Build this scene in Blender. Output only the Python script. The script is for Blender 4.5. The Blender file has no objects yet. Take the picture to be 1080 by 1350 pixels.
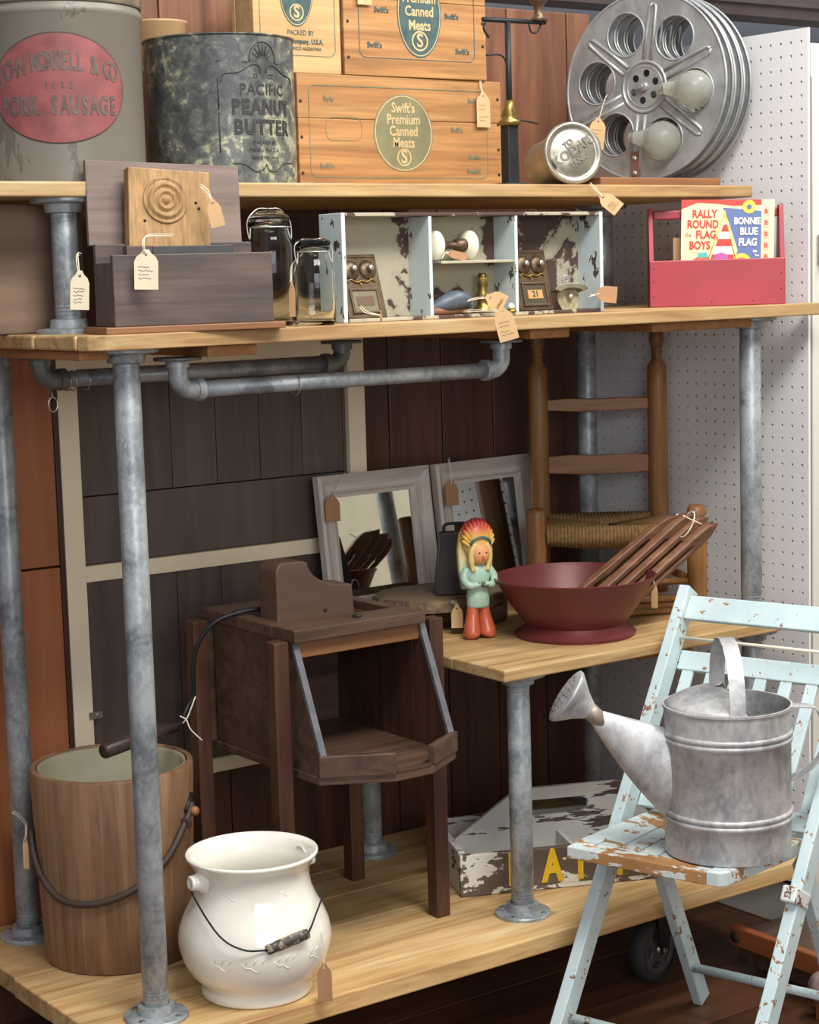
import bpy, bmesh, math, random
from mathutils import Vector, Matrix
random.seed(7)
C = bpy.context.scene.collection
PI = math.pi
rad = math.radians

# ---------------------------------------------------------------- colours / materials
def hx(h, a=1.0):
    h = h.lstrip('#'); v = [int(h[i:i+2], 16)/255 for i in (0, 2, 4)]
    return tuple((c/12.92 if c <= .04045 else ((c+.055)/1.055)**2.4) for c in v) + (a,)

class NT:
    def __init__(s, name):
        s.m = bpy.data.materials.new(name); s.m.use_nodes = True
        s.t = s.m.node_tree; s.b = s.t.nodes['Principled BSDF']
    def n(s, typ, **kw):
        o = s.t.nodes.new(typ)
        for k, v in kw.items():
            if k.startswith('_'): setattr(o, k[1:], v)
            else: o.inputs[k.replace('__', ' ')].default_value = v
        return o
    def l(s, a, b): s.t.links.new(a, b)
    def coord(s, scale=(1, 1, 1), pv=False):
        tc = s.n('ShaderNodeTexCoord'); mp = s.n('ShaderNodeMapping'); mp.inputs['Scale'].default_value = scale
        if pv:
            at = s.n('ShaderNodeAttribute', _attribute_name='pv'); ad = s.n('ShaderNodeVectorMath', _operation='MULTIPLY_ADD')
            s.l(at.outputs['Vector'], ad.inputs[0]); ad.inputs[1].default_value = (7, 11, 5); s.l(tc.outputs['Object'], ad.inputs[2])
            s.l(ad.outputs[0], mp.inputs['Vector'])
        else: s.l(tc.outputs['Object'], mp.inputs['Vector'])
        return mp.outputs['Vector']
    def noise(s, vec, scale=5, detail=5, rough=.55, dist=0.0):
        o = s.n('ShaderNodeTexNoise', Scale=scale, Detail=detail, Roughness=rough, Distortion=dist); s.l(vec, o.inputs['Vector']); return o.outputs['Fac']
    def ramp(s, fac, stops, interp='LINEAR'):
        r = s.n('ShaderNodeValToRGB'); cr = r.color_ramp; cr.interpolation = interp
        while len(cr.elements) < len(stops): cr.elements.new(.5)
        for e, (p, c) in zip(cr.elements, stops): e.position = p; e.color = c if len(c) == 4 else tuple(c)+(1,)
        s.l(fac, r.inputs['Fac']); return r.outputs['Color']
    def mix(s, fac, a, b, mode='MIX'):
        o = s.n('ShaderNodeMix', _data_type='RGBA', _blend_type=mode)
        for i, v in ((0, fac), (6, a), (7, b)):
            if hasattr(v, 'is_linked') or hasattr(v, 'links'): s.l(v, o.inputs[i])
            else: o.inputs[i].default_value = v
        return o.outputs[2]
    def bump(s, h, strength=.2, dist=.002):
        b = s.n('ShaderNodeBump', Strength=strength, Distance=dist); s.l(h, b.inputs['Height']); s.l(b.outputs[0], s.b.inputs['Normal'])
    def set(s, **kw):
        for k, v in kw.items():
            i = s.b.inputs[k.replace('__', ' ')]
            if hasattr(v, 'links'): s.l(v, i)
            else: i.default_value = v
        return s.m

def g(v): return (v, v, v, 1)
def plain(name, col, rough=.5, metal=0, var=.12, scale=12, bump=.0, spec=.5, coat=0):
    t = NT(name); c = hx(col); v = t.coord()
    f = t.noise(v, scale, 4)
    lo = tuple(max(0, x*(1-var)) for x in c[:3])+(1,); hi = tuple(min(1, x*(1+var)) for x in c[:3])+(1,)
    t.set(Base__Color=t.ramp(f, [(.3, lo), (.7, hi)]), Roughness=rough, Metallic=metal)
    t.b.inputs['Specular IOR Level'].default_value = spec; t.b.inputs['Coat Weight'].default_value = coat
    if bump: t.bump(t.noise(v, scale*8, 3), bump)
    return t.m
def wood(name, dark, light, axis='X', rough=.6, sc=1.0, pvar=.25, fine=.25, mid=None, knots=False):
    t = NT(name); al, cr = 1.3*sc, 16*sc
    s1 = {'X': (al, cr, cr), 'Y': (cr, al, cr), 'Z': (cr, cr, al)}[axis]
    al2, cr2 = 7*sc, 160*sc
    s2 = {'X': (al2, cr2, cr2), 'Y': (cr2, al2, cr2), 'Z': (cr2, cr2, al2)}[axis]
    f = t.noise(t.coord(s1, True), 1.6, 6, .6, 1.3)
    f2 = t.noise(t.coord(s2, True), 1, 3, .6)
    st = [(.28, hx(dark)), (.72, hx(light))] if not mid else [(.25, hx(dark)), (.48, hx(mid)), (.75, hx(light))]
    col = t.ramp(f, st)
    col = t.mix(fine, col, t.ramp(f2, [(.3, g(.35)), (.62, g(1))]), 'MULTIPLY')
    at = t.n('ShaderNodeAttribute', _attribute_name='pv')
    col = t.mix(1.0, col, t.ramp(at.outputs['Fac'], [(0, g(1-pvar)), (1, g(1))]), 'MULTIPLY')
    if knots:
        vo = t.n('ShaderNodeTexVoronoi', Scale=3.2*sc, Randomness=1.0); t.l(t.coord({'X': (.55, 1.6, 1.6), 'Y': (1.6, .55, 1.6), 'Z': (1.6, 1.6, .55)}[axis], True), vo.inputs['Vector'])
        col = t.mix(t.ramp(vo.outputs['Distance'], [(.04, g(.8)), (.085, g(0))]), col, hx('#6a4022'))
    t.set(Base__Color=col, Roughness=rough); t.bump(f2, .15, .001); return t.m
def chippy(name, paint, under, amount=.45, scale=14, stretch=(1, 1, 1), under2=None, rough=.55, paint2=None, fine=.35, edge='#e4e6e0'):
    t = NT(name); v = t.coord(stretch)
    fa = t.noise(v, scale, 7, .62, .3); fb = t.noise(v, scale*3.6, 5, .6, .2)
    ma = t.n('ShaderNodeMix', _data_type='FLOAT'); ma.inputs[0].default_value = fine; t.l(fa, ma.inputs[2]); t.l(fb, ma.inputs[3]); f = ma.outputs[0]
    k = t.ramp(f, [(amount-.006, g(1)), (amount+.006, g(0))])
    pc = t.ramp(t.noise(v, scale*.5, 3), [(.3, hx(paint2 or paint)), (.7, hx(paint))])
    if edge: pc = t.mix(t.ramp(f, [(amount+.006, g(.5)), (amount+.03, g(0))]), pc, hx(edge))
    uc = t.ramp(t.noise(v, scale*1.3, 4), [(.35, hx(under)), (.65, hx(under2 or under))])
    t.set(Base__Color=t.mix(k, pc, uc), Roughness=rough); t.bump(t.ramp(f, [(amount-.02, g(0)), (amount+.02, g(1))]), .4, .0015); return t.m
def galv(name, a='#7d848a', b='#aab0b4', metal=.55, rough=.42, scale=70):
    t = NT(name); v = t.coord()
    vo = t.n('ShaderNodeTexVoronoi', Scale=scale*2.2); t.l(t.coord((1, 1, .55)), vo.inputs['Vector'])
    f = t.noise(v, 14, 7, .65, .5)
    cell = t.n('ShaderNodeSeparateColor'); t.l(vo.outputs['Color'], cell.inputs[0])
    mm = t.n('ShaderNodeMath', _operation='MULTIPLY_ADD'); t.l(cell.outputs[0], mm.inputs[0]); mm.inputs[1].default_value = .10; t.l(f, mm.inputs[2])
    t.set(Base__Color=t.ramp(mm.outputs[0], [(.40, hx(a)), (.68, hx(b))]), Metallic=metal, Roughness=rough); t.bump(f, .1, .001); return t.m

PINE = wood('pine_boards', '#a2754a', '#e4c795', 'X', .55, 1.0, .42, .3, '#d0a972', knots=True)
PINE_END = wood('pine_cleat', '#8a5a30', '#b98350', 'Y', .6)
GALV = galv('galvanised_pipe', '#6f767b', '#a9afb2', .35, .42, 90)
GALV_CAN = galv('galvanised_watering_can', '#929396', '#c6c6c5', .35, .5, 60)
BLACKPIPE = plain('grey_fitting', '#6e716e', .45, .5, .2, 30)
DARKWALL = wood('dark_wall_boards', '#42261a', '#744833', 'Z', .5, .6, .35, .3, '#583425')
FLOORM = wood('stained_floor_boards', '#4c2e1e', '#7c5036', 'X', .45, .6, .3, .3)
ORANGE = wood('orange_stained_wood', '#955634', '#b87650', 'Z', .35, .5, .15, .12)
CREAM = plain('cream_paint', '#efe1c4', .5, 0, .06, 6)
DKPANEL = wood('dark_painted_panel', '#4e423d', '#685b55', 'Z', .5, .6, .2, .15)
WHITEPEG = plain('white_hardboard', '#dcdbdc', .4, 0, .03, 3)
DKHOLE = plain('dark_backing', '#1c1815', .9)
GREYBLOCK = plain('grey_block_paint', '#85878e', .8, 0, .08, 4)
BEAM = plain('purple_brown_beam', '#7a6a66', .7, 0, .15, 6)
WHITEMETAL = plain('cream_white_metal', '#cdcabf', .35, 0, .03, 3)
BROWNPANEL = wood('brown_board', '#6a5444', '#8d7460', 'X', .7, .5, .1, .12)
CRATE = wood('orange_pine_crate', '#7c5430', '#c4965f', 'X', .6, .7, .3, .45, '#ac7a47', knots=True)
CRATE_PALE = wood('pale_pine_crate', '#a98554', '#cfaa78', 'X', .6, 1.0, .18, .18)
INKGREEN = plain('green_black_print', '#3c5352', .7, 0, .3, 60)
INKFADE = plain('faded_green_print', '#69725a', .7, 0, .3, 60)
INKPALE = plain('pale_print', '#bca477', .7, 0, .15, 60)
INKBLACK = plain('black_print', '#2e2d2c', .7, 0, .25, 60)
INKBROWN = plain('brown_ink', '#6b5644', .8)
REDLABEL = plain('faded_red_print', '#7d4241', .6, 0, .3, 22)
TAGM = plain('buff_card', '#c9a578', .8, 0, .06, 20)
TAGPALE = plain('pale_card', '#ddd0b4', .8, 0, .05, 20)
TAGBROWN = plain('brown_card', '#a9805c', .8, 0, .06, 20)
STRING = plain('cotton_string', '#e0d6c0', .9)
IRON = plain('black_iron', '#26282a', .5, .5, .2, 30)
RUST = plain('rusty_iron', '#4a3a33', .6, .5, .3, 40)
BRASS = plain('aged_brass', '#8a7440', .35, .85, .25, 30)
BRONZE = plain('dark_bronze', '#5e4c3a', .42, .6, .35, 50)
SILVER = plain('worn_silver', '#b8b6ae', .3, .8, .15, 40)
ALU = galv('reel_aluminium', '#8b8e8f', '#aaacac', .5, .42, 25)
TIN = plain('scuffed_tin', '#a39d90', .28, .75, .25, 25)
FROST = None
def glass(name, col, rough, ior=1.45, trans=1.0):
    t = NT(name); t.set(Base__Color=hx(col), Roughness=rough, IOR=ior); t.b.inputs['Transmission Weight'].default_value = trans; return t.m
GLASS = glass('clear_glass', '#f6f9f7', .02, 1.28)
FROST = glass('frosted_bulb_glass', '#d3d5c9', .22, 1.25, .72)
MIRROR = plain('mirror_silver', '#d6dad6', .02, 1.0, 0)
WASHWOOD = wood('grey_washed_wood', '#bfb2a6', '#eee5da', 'X', .6, .8, .1, .2)
WASHWOOD_V = wood('grey_washed_wood_upright', '#bfb2a6', '#eee5da', 'Z', .6, .8, .1, .2)
DKWOOD = wood('dark_brown_wood', '#3b2a22', '#6b5040', 'X', .42, 1.0, .2, .2)
DKWOODV = wood('dark_brown_wood_upright', '#33201a', '#5e3c2c', 'Z', .42, 1.0, .2, .2)
MIDWOOD = wood('mid_brown_wood', '#6f4a30', '#94653f', 'X', .5, 1.0, .2, .2)
GREYEDGE = plain('grey_worn_edge', '#595a5e', .5, 0, .25, 40)
SALTWOOD = wood('grey_stained_wood', '#3f3532', '#6b5a52', 'X', .55, 1.0, .15, .25)
LIDWOOD = wood('greyish_brown_lid', '#5f5049', '#8b766b', 'X', .55, .8, .1, .2)
CARVED = wood('golden_oak', '#7e5a34', '#c29a62', 'Z', .55, 1.4, .1, .6)
CHAIRWOOD = wood('honey_oak', '#6d4422', '#a8753f', 'Z', .45, 1.4, .1, .35)
CHAIRWOODX = wood('honey_oak_slat', '#7a4d28', '#aa7842', 'X', .45, 1.2, .1, .3)
ROPE = plain('twisted_rush', '#86683f', .8, 0, .3, 90, .4)
BARKM = plain('rough_bark', '#7d6852', .9, 0, .6, 60, 1.0)
SLABTOP = plain('slab_top', '#86705a', .7, 0, .25, 20)
BELLM = plain('black_cowbell_metal', '#3a3636', .5, .3, .15, 20)
MAROON = plain('maroon_enamel', '#63282a', .4, .1, .12, 10)
SHUTTLE = wood('shuttle_wood', '#5e3d2a', '#8f6649', 'X', .45, 1.4, .2, .2)
BUCKETW = wood('cedar_staves', '#6d503a', '#a27d5c', 'Z', .55, 1.0, .32, .3, '#8a684b', knots=True)
LINER = plain('grey_green_liner', '#8c8770', .6, 0, .15, 10)
LEATHER = plain('dark_leather', '#3d2f28', .6, 0, .2, 40)
PORC = plain('white_ironstone', '#e9e5d9', .12, 0, .02, 4, coat=.4)
PEELW = chippy('peeling_white_paint', '#d2cfc8', '#4a3e38', .43, 11, (.45, 1, 2.6), '#5f5048', paint2='#b9b8b4')
PEELFRONT = chippy('flaking_crate_face', '#d6d0c6', '#5a4b42', .50, 11, (.6, 1, 1.3), '#66564b')
YELLOW = plain('yellow_paint', '#d8b01c', .6, 0, .15, 25)
BLUECHIP = chippy('chipped_pale_blue', '#c4d5d7', '#7a5a44', .41, 24, (1, 1, 1), '#a5815c', .5, '#b2c6ca', fine=.6)
SEATFRONT = chippy('bare_worn_front_rail', '#c3d0cf', '#9a6c42', .515, 13, (.5, 1, 1), '#b8895a', .55)
BLUESEAT = chippy('worn_pale_blue_seat', '#c6d3d0', '#8a6340', .465, 15, (.5, 1, 1), '#ad8152', .5, '#aebfc2')
TRAYBLUE = chippy('chippy_tray_blue', '#bccacb', '#4a4440', .42, 22, (1, 1, .6), '#4a4038')
TRAYIN = chippy('peeling_tray_inside', '#a8a18b', '#4a3731', .49, 7, (1, 1, 1), '#4b3630', .7, fine=.2, edge='#8f8a78')
for nd in TRAYIN.node_tree.nodes:
    if nd.type == 'MAPPING': nd.inputs['Location'].default_value = (.56, 0, 0); nd.inputs['Scale'].default_value = (-1, 1, 1)
REDP = plain('red_paint', '#992f3a', .4, 0, .1, 8)
PAPER = plain('cream_paper', '#efdfae', .6, 0, .04, 8)
BLUEP = plain('blue_print', '#5d6f9f', .6, 0, .05)
REDPR = plain('red_print', '#cf4138', .6, 0, .05)
WHITEPR = plain('white_print', '#f2eddf', .6, 0, .02)
YELPR = plain('yellow_print', '#e8c64a', .6, 0, .05)
TEALPR = plain('teal_print', '#57b5ab', .6)
ORPR = plain('orange_print', '#e0764a', .6)
PURPR = plain('purple_print', '#b05aa0', .6)
KNOBW = plain('white_porcelain_knob', '#f3ecd6', .12, coat=.3)
RUBBER = plain('grey_rubber', '#2f2e2e', .7)
WHEELM = plain('grey_wheel', '#5c5a5a', .45, .3)
SPECK = plain('speckled_pink_stone', '#9c8580', .5, 0, .5, 60)
SKINP = plain('peach_chalk', '#d99a66', .5, 0, .08, 30)

# ---------------------------------------------------------------- mesh helpers
class MB:
    def __init__(s):
        s.b = bmesh.new(); s.pv = s.b.faces.layers.float.new('pv')
    def _fin(s, faces, pv):
        if pv is None: pv = random.random()
        for f in faces: f[s.pv] = pv
    def box(s, x0, x1, y0, y1, z0, z1, M=None, bev=.0015, pv=None):
        mid = Vector(((x0+x1)/2, (y0+y1)/2, (z0+z1)/2)); d = Vector((abs(x1-x0), abs(y1-y0), abs(z1-z0)))
        nb = bmesh.new(); bmesh.ops.create_cube(nb, size=1)
        for v in nb.verts: v.co = Vector((v.co.x*d.x, v.co.y*d.y, v.co.z*d.z))+mid
        if bev and min(d) > bev*2.2: bmesh.ops.bevel(nb, geom=nb.edges[:], offset=bev, segments=2, profile=.5, affect='EDGES')
        s._merge(nb, M, pv); return s
    def _merge(s, nb, M, pv):
        if M is not None: bmesh.ops.transform(nb, matrix=M, verts=nb.verts)
        if pv is None: pv = random.random()
        mp = {}
        for v in nb.verts: mp[v] = s.b.verts.new(v.co)
        for f in nb.faces:
            try: nf = s.b.faces.new([mp[v] for v in f.verts]); nf[s.pv] = pv; nf.smooth = f.smooth
            except ValueError: pass
        nb.free()
    def tube(s, pts, r, seg=10, closed=False, caps=True, pv=None, flat=1.0, up=None):
        pts = [Vector(p) for p in pts]; n = len(pts); rs = r if isinstance(r, (list, tuple)) else [r]*n
        rings = []; pu = Vector(up) if up else None
        for i, p in enumerate(pts):
            a = pts[(i-1) % n] if (closed or i > 0) else p; c = pts[(i+1) % n] if (closed or i < n-1) else p
            t = (c-a).normalized()
            if pu is None: pu = Vector((0, 0, 1)) if abs(t.z) < .9 else Vector((1, 0, 0))
            u = (pu-t*pu.dot(t)).normalized(); w = t.cross(u)
            if up is None: pu = u
            rings.append([s.b.verts.new(p+u*math.cos(2*PI*k/seg)*rs[i]*flat+w*math.sin(2*PI*k/seg)*rs[i]) for k in range(seg)])
        fs = []
        for i in range(n if closed else n-1):
            A, B = rings[i], rings[(i+1) % n]
            for k in range(seg):
                f = s.b.faces.new((A[k], A[(k+1) % seg], B[(k+1) % seg], B[k])); f.smooth = True; fs.append(f)
        if caps and not closed:
            fs.append(s.b.faces.new(rings[0][::-1])); fs.append(s.b.faces.new(rings[-1]))
        s._fin(fs, pv); return s
    def lathe(s, prof, seg=32, M=None, close=False, pv=None, sx=1.0, sy=1.0, smooth=True):
        nb = bmesh.new(); rings = []
        for r, z in prof:
            if r < 1e-6: rings.append([nb.verts.new((0, 0, z))])
            else: rings.append([nb.verts.new((math.cos(2*PI*k/seg)*r*sx, math.sin(2*PI*k/seg)*r*sy, z)) for k in range(seg)])
        pr = list(zip(rings[:-1], rings[1:])) + ([(rings[-1], rings[0])] if close else [])
        for A, B in pr:
            for k in range(seg):
                k2 = (k+1) % seg
                if len(A) == 1 and len(B) == 1: continue
                vs = (A[0], B[k2], B[k]) if len(A) == 1 else ((A[k], A[k2], B[0]) if len(B) == 1 else (A[k], A[k2], B[k2], B[k]))
                f = nb.faces.new(vs); f.smooth = smooth
        s._merge(nb, M, pv); return s
    def prism(s, pts, h, M=None, pv=None, bev=0):
        # outline in local XY extruded along +Z by h
        nb = bmesh.new(); n = len(pts)
        lo = [nb.verts.new((x, y, 0)) for x, y in pts]; hi = [nb.verts.new((x, y, h)) for x, y in pts]
        nb.faces.new(lo[::-1]); nb.faces.new(hi)
        for i in range(n): nb.faces.new((lo[i], lo[(i+1) % n], hi[(i+1) % n], hi[i]))
        bmesh.ops.recalc_face_normals(nb, faces=nb.faces)
        if bev: bmesh.ops.bevel(nb, geom=nb.edges[:], offset=bev, segments=2, profile=.5, affect='EDGES')
        s._merge(nb, M, pv); return s
    def sphere(s, c, r, seg=20, sc=(1, 1, 1), M=None, pv=None):
        nb = bmesh.new(); bmesh.ops.create_uvsphere(nb, u_segments=seg, v_segments=max(6, seg//2), radius=r)
        for v in nb.verts: v.co = Vector((v.co.x*sc[0], v.co.y*sc[1], v.co.z*sc[2]))
        for f in nb.faces: f.smooth = True
        T = Matrix.Translation(c)
        s._merge(nb, (T if M is None else M @ T), pv); return s
    def mesh_in(s, me, M=None, pv=None):
        nb = bmesh.new(); nb.from_mesh(me); s._merge(nb, M, pv); return s
    def grid(s, fn, nu, nv, pv=None, smooth=True):
        vs = [[s.b.verts.new(fn(i/nu, j/nv)) for j in range(nv+1)] for i in range(nu+1)]
        fs = []
        for i in range(nu):
            for j in range(nv):
                f = s.b.faces.new((vs[i][j], vs[i+1][j], vs[i+1][j+1], vs[i][j+1])); f.smooth = smooth; fs.append(f)
        s._fin(fs, pv); return s
    def build(s, name, mat, parent=None, loc=None, rot=None):
        me = bpy.data.meshes.new(name); s.b.normal_update(); s.b.to_mesh(me); s.b.free()
        me.materials.append(mat); o = bpy.data.objects.new(name, me); C.objects.link(o)
        if parent: o.parent = parent
        if loc: o.location = loc
        if rot: o.rotation_euler = rot
        # auto smooth look for smooth faces with sharp corners
        for e in me.edges: pass
        return o

def plate(loops, h, bev=0.0, res=1):
    """flat sheet in XY with holes, thickness h centred on z=0 -> mesh"""
    cu = bpy.data.curves.new('tmp', 'CURVE'); cu.dimensions = '2D'; cu.fill_mode = 'BOTH'; cu.extrude = max(h/2-bev, 0); cu.bevel_depth = bev; cu.bevel_resolution = res
    for lp in loops:
        sp = cu.splines.new('POLY'); sp.points.add(len(lp)-1)
        for p, (x, y) in zip(sp.points, lp): p.co = (x, y, 0, 1)
        sp.use_cyclic_u = True
    o = bpy.data.objects.new('tmp', cu); C.objects.link(o)
    dg = bpy.context.evaluated_depsgraph_get(); dg.update()
    me = bpy.data.meshes.new_from_object(o.evaluated_get(dg)); bpy.data.objects.remove(o); bpy.data.curves.remove(cu)
    return me
def textmesh(body, size, bold=0.0, h=.0004, sx=1.0, space=1.0, align='CENTER'):
    cu = bpy.data.curves.new('tmp', 'FONT'); cu.body = body; cu.size = size; cu.offset = bold; cu.extrude = h; cu.align_x = align; cu.align_y = 'CENTER'; cu.space_character = space; cu.resolution_u = 3
    o = bpy.data.objects.new('tmp', cu); C.objects.link(o)
    dg = bpy.context.evaluated_depsgraph_get(); dg.update()
    me = bpy.data.meshes.new_from_object(o.evaluated_get(dg)); bpy.data.objects.remove(o); bpy.data.curves.remove(cu)
    for v in me.vertices: v.co.x *= sx
    return me
def circ(r, n=24, cx=0, cy=0, a0=0): return [(cx+r*math.cos(a0+2*PI*k/n), cy+r*math.sin(a0+2*PI*k/n)) for k in range(n)]
def ell(a, b, n=32, cx=0, cy=0): return [(cx+a*math.cos(2*PI*k/n), cy+b*math.sin(2*PI*k/n)) for k in range(n)]
def frameM(o, x, y):
    x = Vector(x).normalized(); y = Vector(y); y = (y-x*y.dot(x)).normalized(); z = x.cross(y)
    return Matrix(((x.x, y.x, z.x, o[0]), (x.y, y.y, z.y, o[1]), (x.z, y.z, z.z, o[2]), (0, 0, 0, 1)))
def front(x, y, z): return frameM((x, y, z), (1, 0, 0), (0, 0, 1))      # XY of the plate -> XZ, facing -Y
def axisM(p, d):
    d = Vector(d).normalized(); q = Vector((0, 0, 1)).rotation_difference(d)
    return Matrix.Translation(p) @ q.to_matrix().to_4x4()
def spline(pts, n=8):
    P = [Vector(p) for p in pts]; P = [P[0]*2-P[1]]+P+[P[-1]*2-P[-2]]; out = []
    for i in range(1, len(P)-2):
        for k in range(n):
            t = k/n; a, b, c, d = P[i-1:i+3]
            out.append(.5*((2*b)+(c-a)*t+(2*a-5*b+4*c-d)*t*t+(3*b-a-3*c+d)*t**3))
    out.append(P[-2]); return out
def shade_sharp(o, ang=35):
    me = o.data
    bm = bmesh.new(); bm.from_mesh(me)
    for f in bm.faces: f.smooth = True
    for e in bm.edges:
        if len(e.link_faces) == 2 and e.calc_face_angle(0) > rad(ang): e.smooth = False
    bm.to_mesh(me); bm.free(); return o

# ---------------------------------------------------------------- scene bookkeeping
def tag(o, label, cat, group=None):
    o['label'] = label; o['category'] = cat
    if group: o['group'] = group
    return o
def thing(name, label, cat, loc=(0, 0, 0), rz=0.0, group=None):
    o = bpy.data.objects.new(name, None); o.empty_display_size = .05; C.objects.link(o)
    o.location = loc; o.rotation_euler = (0, 0, rz); return tag(o, label, cat, group)
def struct(o): o['kind'] = 'structure'; return o
CAMYAW = rad(-35.5)

# ================================================================= SETTING
b = MB()
for i in range(40):
    y = -4+i*.19
    b.box(-5, 5, y, y+.187, -.24, -.22, bev=.001)
struct(b.build('floor', FLOORM))
# wooden back wall of upright boards
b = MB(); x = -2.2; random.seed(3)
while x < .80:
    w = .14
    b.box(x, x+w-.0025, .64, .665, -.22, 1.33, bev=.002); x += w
struct(b.build('wall_back', DARKWALL))  # boards below the top shelf are darker than those above
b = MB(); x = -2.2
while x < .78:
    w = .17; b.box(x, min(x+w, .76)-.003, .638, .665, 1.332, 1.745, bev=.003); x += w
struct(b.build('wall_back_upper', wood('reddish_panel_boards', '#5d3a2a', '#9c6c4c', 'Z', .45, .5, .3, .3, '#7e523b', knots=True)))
b = MB(); b.box(-6, 6, 3.4, 3.5, -.22, 4, bev=0)
struct(b.build('wall_far', GREYBLOCK))
b = MB(); b.box(-5, 6, 2.6, 2.75, 2.125, 2.30, bev=.004); b.box(-5, 6, 2.56, 2.77, 2.165, 2.18, bev=.002)
struct(b.build('trim_1', BEAM))
# perforated hardboard wall on the right
PEGX, PEGY, PY = .738, -.010, .0444
def pegwall():
    p = .02616; b = MB(); nb = b.b
    ny, nz = 26, 66; y0, z1 = -p/2-.004, 1.611+p/2
    r = .0032
    for i in range(ny):
        for j in range(nz):
            cy, cz = i*p, -j*p
            sq = [(-.5, -.5), (0, -.5), (.5, -.5), (.5, 0), (.5, .5), (0, .5), (-.5, .5), (-.5, 0)]
            out = [nb.verts.new((0, cy+a*p, cz+c*p)) for a, c in sq]
            hol = [nb.verts.new((0, cy+r*math.cos(rad(225+45*k)), cz+r*math.sin(rad(225+45*k)))) for k in range(8)]
            inn = [nb.verts.new((.006, v.co.y, v.co.z)) for v in hol]
            for k in range(8):
                k2 = (k+1) % 8
                nb.faces.new((out[k], hol[k], hol[k2], out[k2])); nb.faces.new((hol[k], inn[k], inn[k2], hol[k2]))
    bmesh.ops.remove_doubles(nb, verts=nb.verts, dist=1e-5)
    # plain margin and front edge
    b.box(0, .006, -p/2-.004, -p/2, -65.5*p, .5*p+.012, bev=0)
    b.box(0, .006, -p/2, 25.5*p, .5*p, .5*p+.012, bev=0)
    return b
o = struct(pegwall().build('wall_right', WHITEPEG, None, (PEGX, PEGY, 1.611), (0, 0, PY)))
b = MB(); b.box(.0065, .018, -.008, .66, -.112, 1.62, bev=0)
struct(b.build('wall_right_light_block', DKHOLE, None, (PEGX, PEGY, 0), (0, 0, PY)))  # added dark sheet: stops light leaking through and keeps the holes dark

# tall cupboard side and cream door behind the shelves
b = MB()
b.box(-.98, -.612, .60, .632, -.02, .652, bev=.002, pv=.9); b.box(-.98, -.612, .60, .632, .656, 1.30, bev=.002, pv=.6)
o = b.build('orange_wood_door', ORANGE); tag(o, 'orange-stained wooden cupboard door left of the cream framed door', 'door')
T = thing('dark_panelled_door', 'cream framed door with dark grooved panels leaning behind the wooden stand', 'door', (-.255, .6, .19))
b = MB()
def lx(v): return v+.255
b.box(lx(-.602), lx(-.562), -.006, .022, 0, .87)
b.box(lx(.046), lx(.087), -.006, .022, 0, .87)
for z0, z1 in ((.427, .458), (.012, .04), (.83, .87)): b.box(lx(-.562), lx(.046), -.005, .022, z0, z1)
b.build('door_frame', CREAM, T)
b = MB(); x = -.562
while x < .04:
    x1 = min(x+.1, .046); b.box(lx(x), lx(x1)-.0015, .006, .018, .59, .83, bev=.001); x = x1
b.box(lx(-.562), lx(.046), .005, .018, .46, .588, bev=.001)
x = -.562
while x < .04:
    x1 = min(x+.1, .046); b.box(lx(x), lx(x1)-.0015, .006, .018, .041, .427, bev=.001); x = x1
b.build('panel', DKPANEL, T)
b = MB(); b.box(lx(-.572), lx(-.545), -.010, -.006, .165, .178, bev=.002); b.lathe([(0, 0), (.003, 0), (.003, .003), (0, .003)], 10, axisM((lx(-.556), -.010, .172), (0, -1, 0)))
b.build('latch_plate', SILVER, T)
# dark jamb strip between the doors
b = MB(); b.box(-.612, -.603, .596, .63, .15, 1.3, bev=.001)
struct(b.build('trim_2', DKWOODV))
# white metal cabinet beyond the perforated board
T = thing('white_metal_cabinet', 'cream white metal cabinet standing beyond the front edge of the perforated board', 'cabinet', (.766, -.006, -.2195))
b = MB(); b.box(0, .5, 0, .5, 0, 1.83, bev=.004); b.build('body', WHITEMETAL, T)
b = MB(); b.box(-.004, .5, -.012, 0, .05, 1.765, bev=.003); b.build('door', WHITEMETAL, T)
b = MB(); b.box(.006, .020, -.020, -.012, 1.395, 1.455, bev=.003); b.box(.008, .018, -.028, -.020, 1.40, 1.412, bev=.002); b.build('latch', SILVER, T)

b = MB(); b.box(2.6, 2.7, -5, .9, -.22, 3.2, bev=0); struct(b.build('wall_side', CREAM))
b = MB()
for i in range(60): b.box(-4+i*.11, -4+i*.11+.105, -4.9, -4.86, -.22, 3.2, bev=.001)
struct(b.build('wall_front', WHITEMETAL))
# ================================================================= PIPE SHELVING
SH = thing('pipe_shelving_unit', 'tall shelving unit of galvanised pipes and pale pine boards', 'shelf', (0, 0, 0))
R = .0211
def planks(name, x0, x1, ys, z0, z1, mat, lab=None, round_left=False):
    b = MB()
    for k, (y0, y1) in enumerate(ys):
        dx = random.uniform(-.004, .004)
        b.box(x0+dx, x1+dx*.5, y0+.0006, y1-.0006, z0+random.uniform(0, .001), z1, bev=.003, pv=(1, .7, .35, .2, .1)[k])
    return b.build(name, mat, SH)
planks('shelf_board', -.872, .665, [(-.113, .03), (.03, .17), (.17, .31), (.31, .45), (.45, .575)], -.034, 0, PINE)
b = MB(); b.box(-.08, .665, -.062, .09, .457, .479, bev=.003)
for y0, y1 in ((.09, .24), (.24, .39), (.39, .56)): b.box(-.08, .665, y0+.0006, y1-.0006, .457, .4785, bev=.003)
b.build('shelf_board', PINE, SH)
b = MB()
out = [(-.80, -.075), (.720, -.075), (.720, -.035), (-.86, -.035), (-.852, -.055), (-.83, -.069)]
b.prism(out, .0235, Matrix.Translation((0, 0, 1.0775)), bev=.002)
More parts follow.
